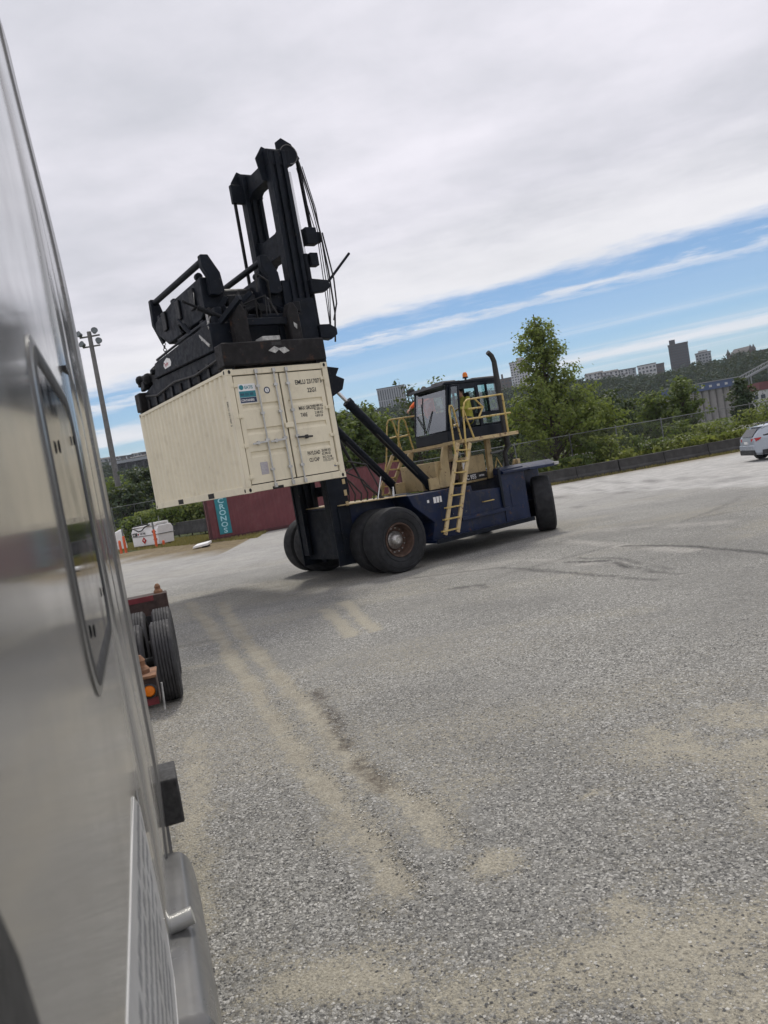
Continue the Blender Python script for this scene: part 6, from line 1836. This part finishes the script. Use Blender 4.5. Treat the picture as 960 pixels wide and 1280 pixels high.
# ------------------------------------------------------------------ white car
def car():
    # rear axle frame: x forward, y left; rear bumper at x=-0.95
    p = fork = None
    root = empty('parked_car', (17.5, 34.95, 0), R(-4))
    tag(root, 'white hatchback crossover with black cladding and roof rails, cut by the right edge', 'car')
    hw = .90
    # stations: x, bottom z, belt z, roof z, half width at belt, half width at roof
    S = [(-.93, .42, .80, .82, .74, .70), (-.90, .34, 1.00, 1.04, .80, .72), (-.80, .30, 1.05, 1.18, .84, .68), (-.55, .28, 1.06, 1.42, .87, .64), (-.30, .27, 1.05, 1.53, .89, .62), (.2, .27, 1.03, 1.58, .90, .62), (.9, .27, 1.00, 1.59, .90, .62), (1.5, .27, .98, 1.53, .90, .61),
         (1.95, .27, .97, 1.36, .90, .62), (2.35, .27, .96, 1.08, .89, .68), (2.55, .27, .96, .97, .88, .74), (3.0, .28, .90, .91, .85, .72), (3.35, .32, .80, .82, .78, .62), (3.5, .40, .62, .64, .62, .5)]
    rows = []
    for x, zb, zl, zr, wl, wr in S:
        half = [(wl * .86, zb), (wl * .99, zb + .10), (wl * 1.0, zb + (zl - zb) * .55), (wl * .985, zl - .03), (wl * .96, zl)]
        half += [(wl * .96 + (wr - wl * .96) * k, zl + (zr - zl) * (1 - (1 - k) ** 1.35)) for k in (.35, .7, .92)]
        half += [(wr * .80, zr + .004), (wr * .4, zr + .02), (0, zr + .025)]
        full = [(x, -y, z) for y, z in half] + [(x, y, z) for y, z in reversed(half[:-1])]
        rows.append(full)
    n = len(rows[0])
    vs = [p_ for r_ in rows for p_ in r_]
    fs = []
    for j in range(len(rows) - 1):
        for i in range(n - 1):
            a = j * n + i
            fs.append((a, a + n, a + n + 1, a + 1))
        fs.append((j * n + n - 1, (j + 1) * n + n - 1, (j + 1) * n, j * n))
    fs.append(tuple(range(n)))
    fs.append(tuple(range(len(rows) * n - 1, (len(rows) - 1) * n - 1, -1)))
    MB().add(vs, fs).build('body', M['carpaint'], root, smooth_ang=32)
    # glazing, set just proud of the shell
    def surf(j0, u, k):     # point on right side between stations, k row index in upper half
        j = int(math.floor(j0)); f = j0 - j
        a, b = Vector(rows[j][k]), Vector(rows[min(j + 1, len(rows) - 1)][k])
        return a.lerp(b, f)
    for s in (1, -1):
        for (ja, jb) in ((3.25, 4.45), (4.6, 6.0), (6.12, 8.2)):
            m_ = MB()
            js = np.linspace(ja, jb, 6)
            lo, hi = [], []
            for q in js:
                a, b = surf(q, 0, 4), surf(q, 0, 7)
                d = b - a
                off = Vector((0, -.008, .003))
                lo.append(a + d * .10 + off); hi.append(a + d * .93 + off)
            vs_ = lo + hi
            if s < 0:
                vs_ = [Vector((v.x, -v.y, v.z)) for v in vs_]
            f_ = [(i, i + 1, 7 + i, 6 + i) if s > 0 else (6 + i, 7 + i, i + 1, i) for i in range(5)]
            m_.add(vs_, f_).build('side_window', M['carglass'], root)
        ar = MB()
        for xc in (0, 2.67):
            pr = []
            for k in range(13):
                a = PI * k / 12
                pr.append((xc + .43 * math.cos(a), .33 + .43 * math.sin(a)))
            for k in range(12, -1, -1):
                a = PI * k / 12
                pr.append((xc + .345 * math.cos(a), .33 + .345 * math.sin(a)))
            ar.prism([(x_, -s * .885, z_) for x_, z_ in pr], (0, -s * .03, 0))
            ar.lathe([(0, 0), (.35, 0)], (xc, -s * .912, .33), (0, s, 0), 24)
        ar.box(.44, 2.23, -s * .88, -s * .92, .26, .42)
        ar.box(-.62, -.40, -s * .80, -s * .905, .30, .50)
        ar.build('wheel_arch_cladding', M['cladding'], root)
        for xc in (0, 2.67):
            w = MB().lathe(tyre_profile(.335, .22, .21), (0, 0, 0), (0, 1, 0), 32, close=True).build('wheel', M['truck_tyre'], root)
            w.location = (xc, -s * .815, .335)
            r_ = MB()
            for k in range(5):
                a = 2 * PI * k / 5
                r_.bar((.04 * math.cos(a), -s * .108, .04 * math.sin(a)), (.2 * math.cos(a), -s * .10, .2 * math.sin(a)), .05, .02, (0, 1, 0))
            r_.lathe([(.225, -s * .1), (.205, -s * .108), (.2, -s * .06)], (0, 0, 0), (0, 1, 0), 28)
            r_.lathe([(.05, -s * .115), (0, -s * .115)], (0, 0, 0), (0, 1, 0), 12)
            r_.build('rim', M['alloy'], w)
        tl = MB().prism([(-.915, -s * .52, .90), (-.915, -s * .52, 1.02), (-.86, -s * .80, 1.05), (-.60, -s * .885, 1.06), (-.66, -s * .89, .98), (-.84, -s * .835, .90)], (-.02, -s * .012, 0))
        tl.build('tail_light', M['redlens'], root)
        MB().pipe([(-.3, -s * .52, 1.57), (-.2, -s * .53, 1.63), (1.2, -s * .53, 1.66), (1.5, -s * .53, 1.58)], .022, 8).build('roof_rail', M['cladding'], root)
        MB().box(1.85, 2.02, -s * .9, -s * 1.06, 1.0, 1.13).build('wing_mirror', M['carpaint'], root, bevel=.03)
        MB().box(.62, .82, -s * .9, -s * .925, .86, .89).build('door_handle', M['carpaint'], root, bevel=.006)
    m_ = MB()
    m_.add([(-.865, -.62, 1.10), (-.865, .62, 1.10), (-.56, .56, 1.43), (-.56, -.56, 1.43)], [(0, 1, 2, 3)])
    m_.v = [(v[0] - .035, v[1], v[2] + .02) for v in m_.v]
    m_.build('rear_window', M['carglass'], root, smooth_ang=0)
    MB().box(-.60, -.30, -.58, .58, 1.49, 1.525).build('roof_spoiler', M['carpaint'], root, bevel=.01)
    MB().box(-.97, -.86, -.78, .78, .30, .52).build('rear_bumper', M['cladding'], root, bevel=.03)
    MB().box(-.96, -.88, -.80, .80, .521, .74).build('bumper_cover', M['carpaint'], root, bevel=.03)
    MB().box(-.965, -.935, -.17, .17, .80, .91).build('number_plate', M['white'], root)
    MB().add([(1.62, -.56, 1.49), (1.62, .56, 1.49), (2.45, .64, 1.02), (2.45, -.64, 1.02)], [(0, 1, 2, 3)]).build('windscreen', M['carglass'], root, smooth_ang=0).location = (.03, 0, .03)
car()

# ------------------------------------------------------------------ thin summer haze over the whole place
def haze():
    me = MB().box(-2150, 2150, -2150, 2150, -6, 95).mesh('haze', 0)
    ma = bpy.data.materials.new('haze_air')
    ma.use_nodes = True
    t = NT(ma.node_tree)
    t.n.remove(t.n['Principled BSDF'])
    v = t.add('ShaderNodeVolumePrincipled', ins={'Color': (0.86, 0.92, 1.0, 1), 'Density': 0.00014, 'Anisotropy': 0.2})
    t.t.links.new(v.outputs[0], t.n['Material Output'].inputs['Volume'])
    me.materials.append(ma)
    o = bpy.data.objects.new('haze', me)
    COL.objects.link(o)
    tag(o, 'thin pale haze in the air between the yard and the hill', kind='stuff')
haze()
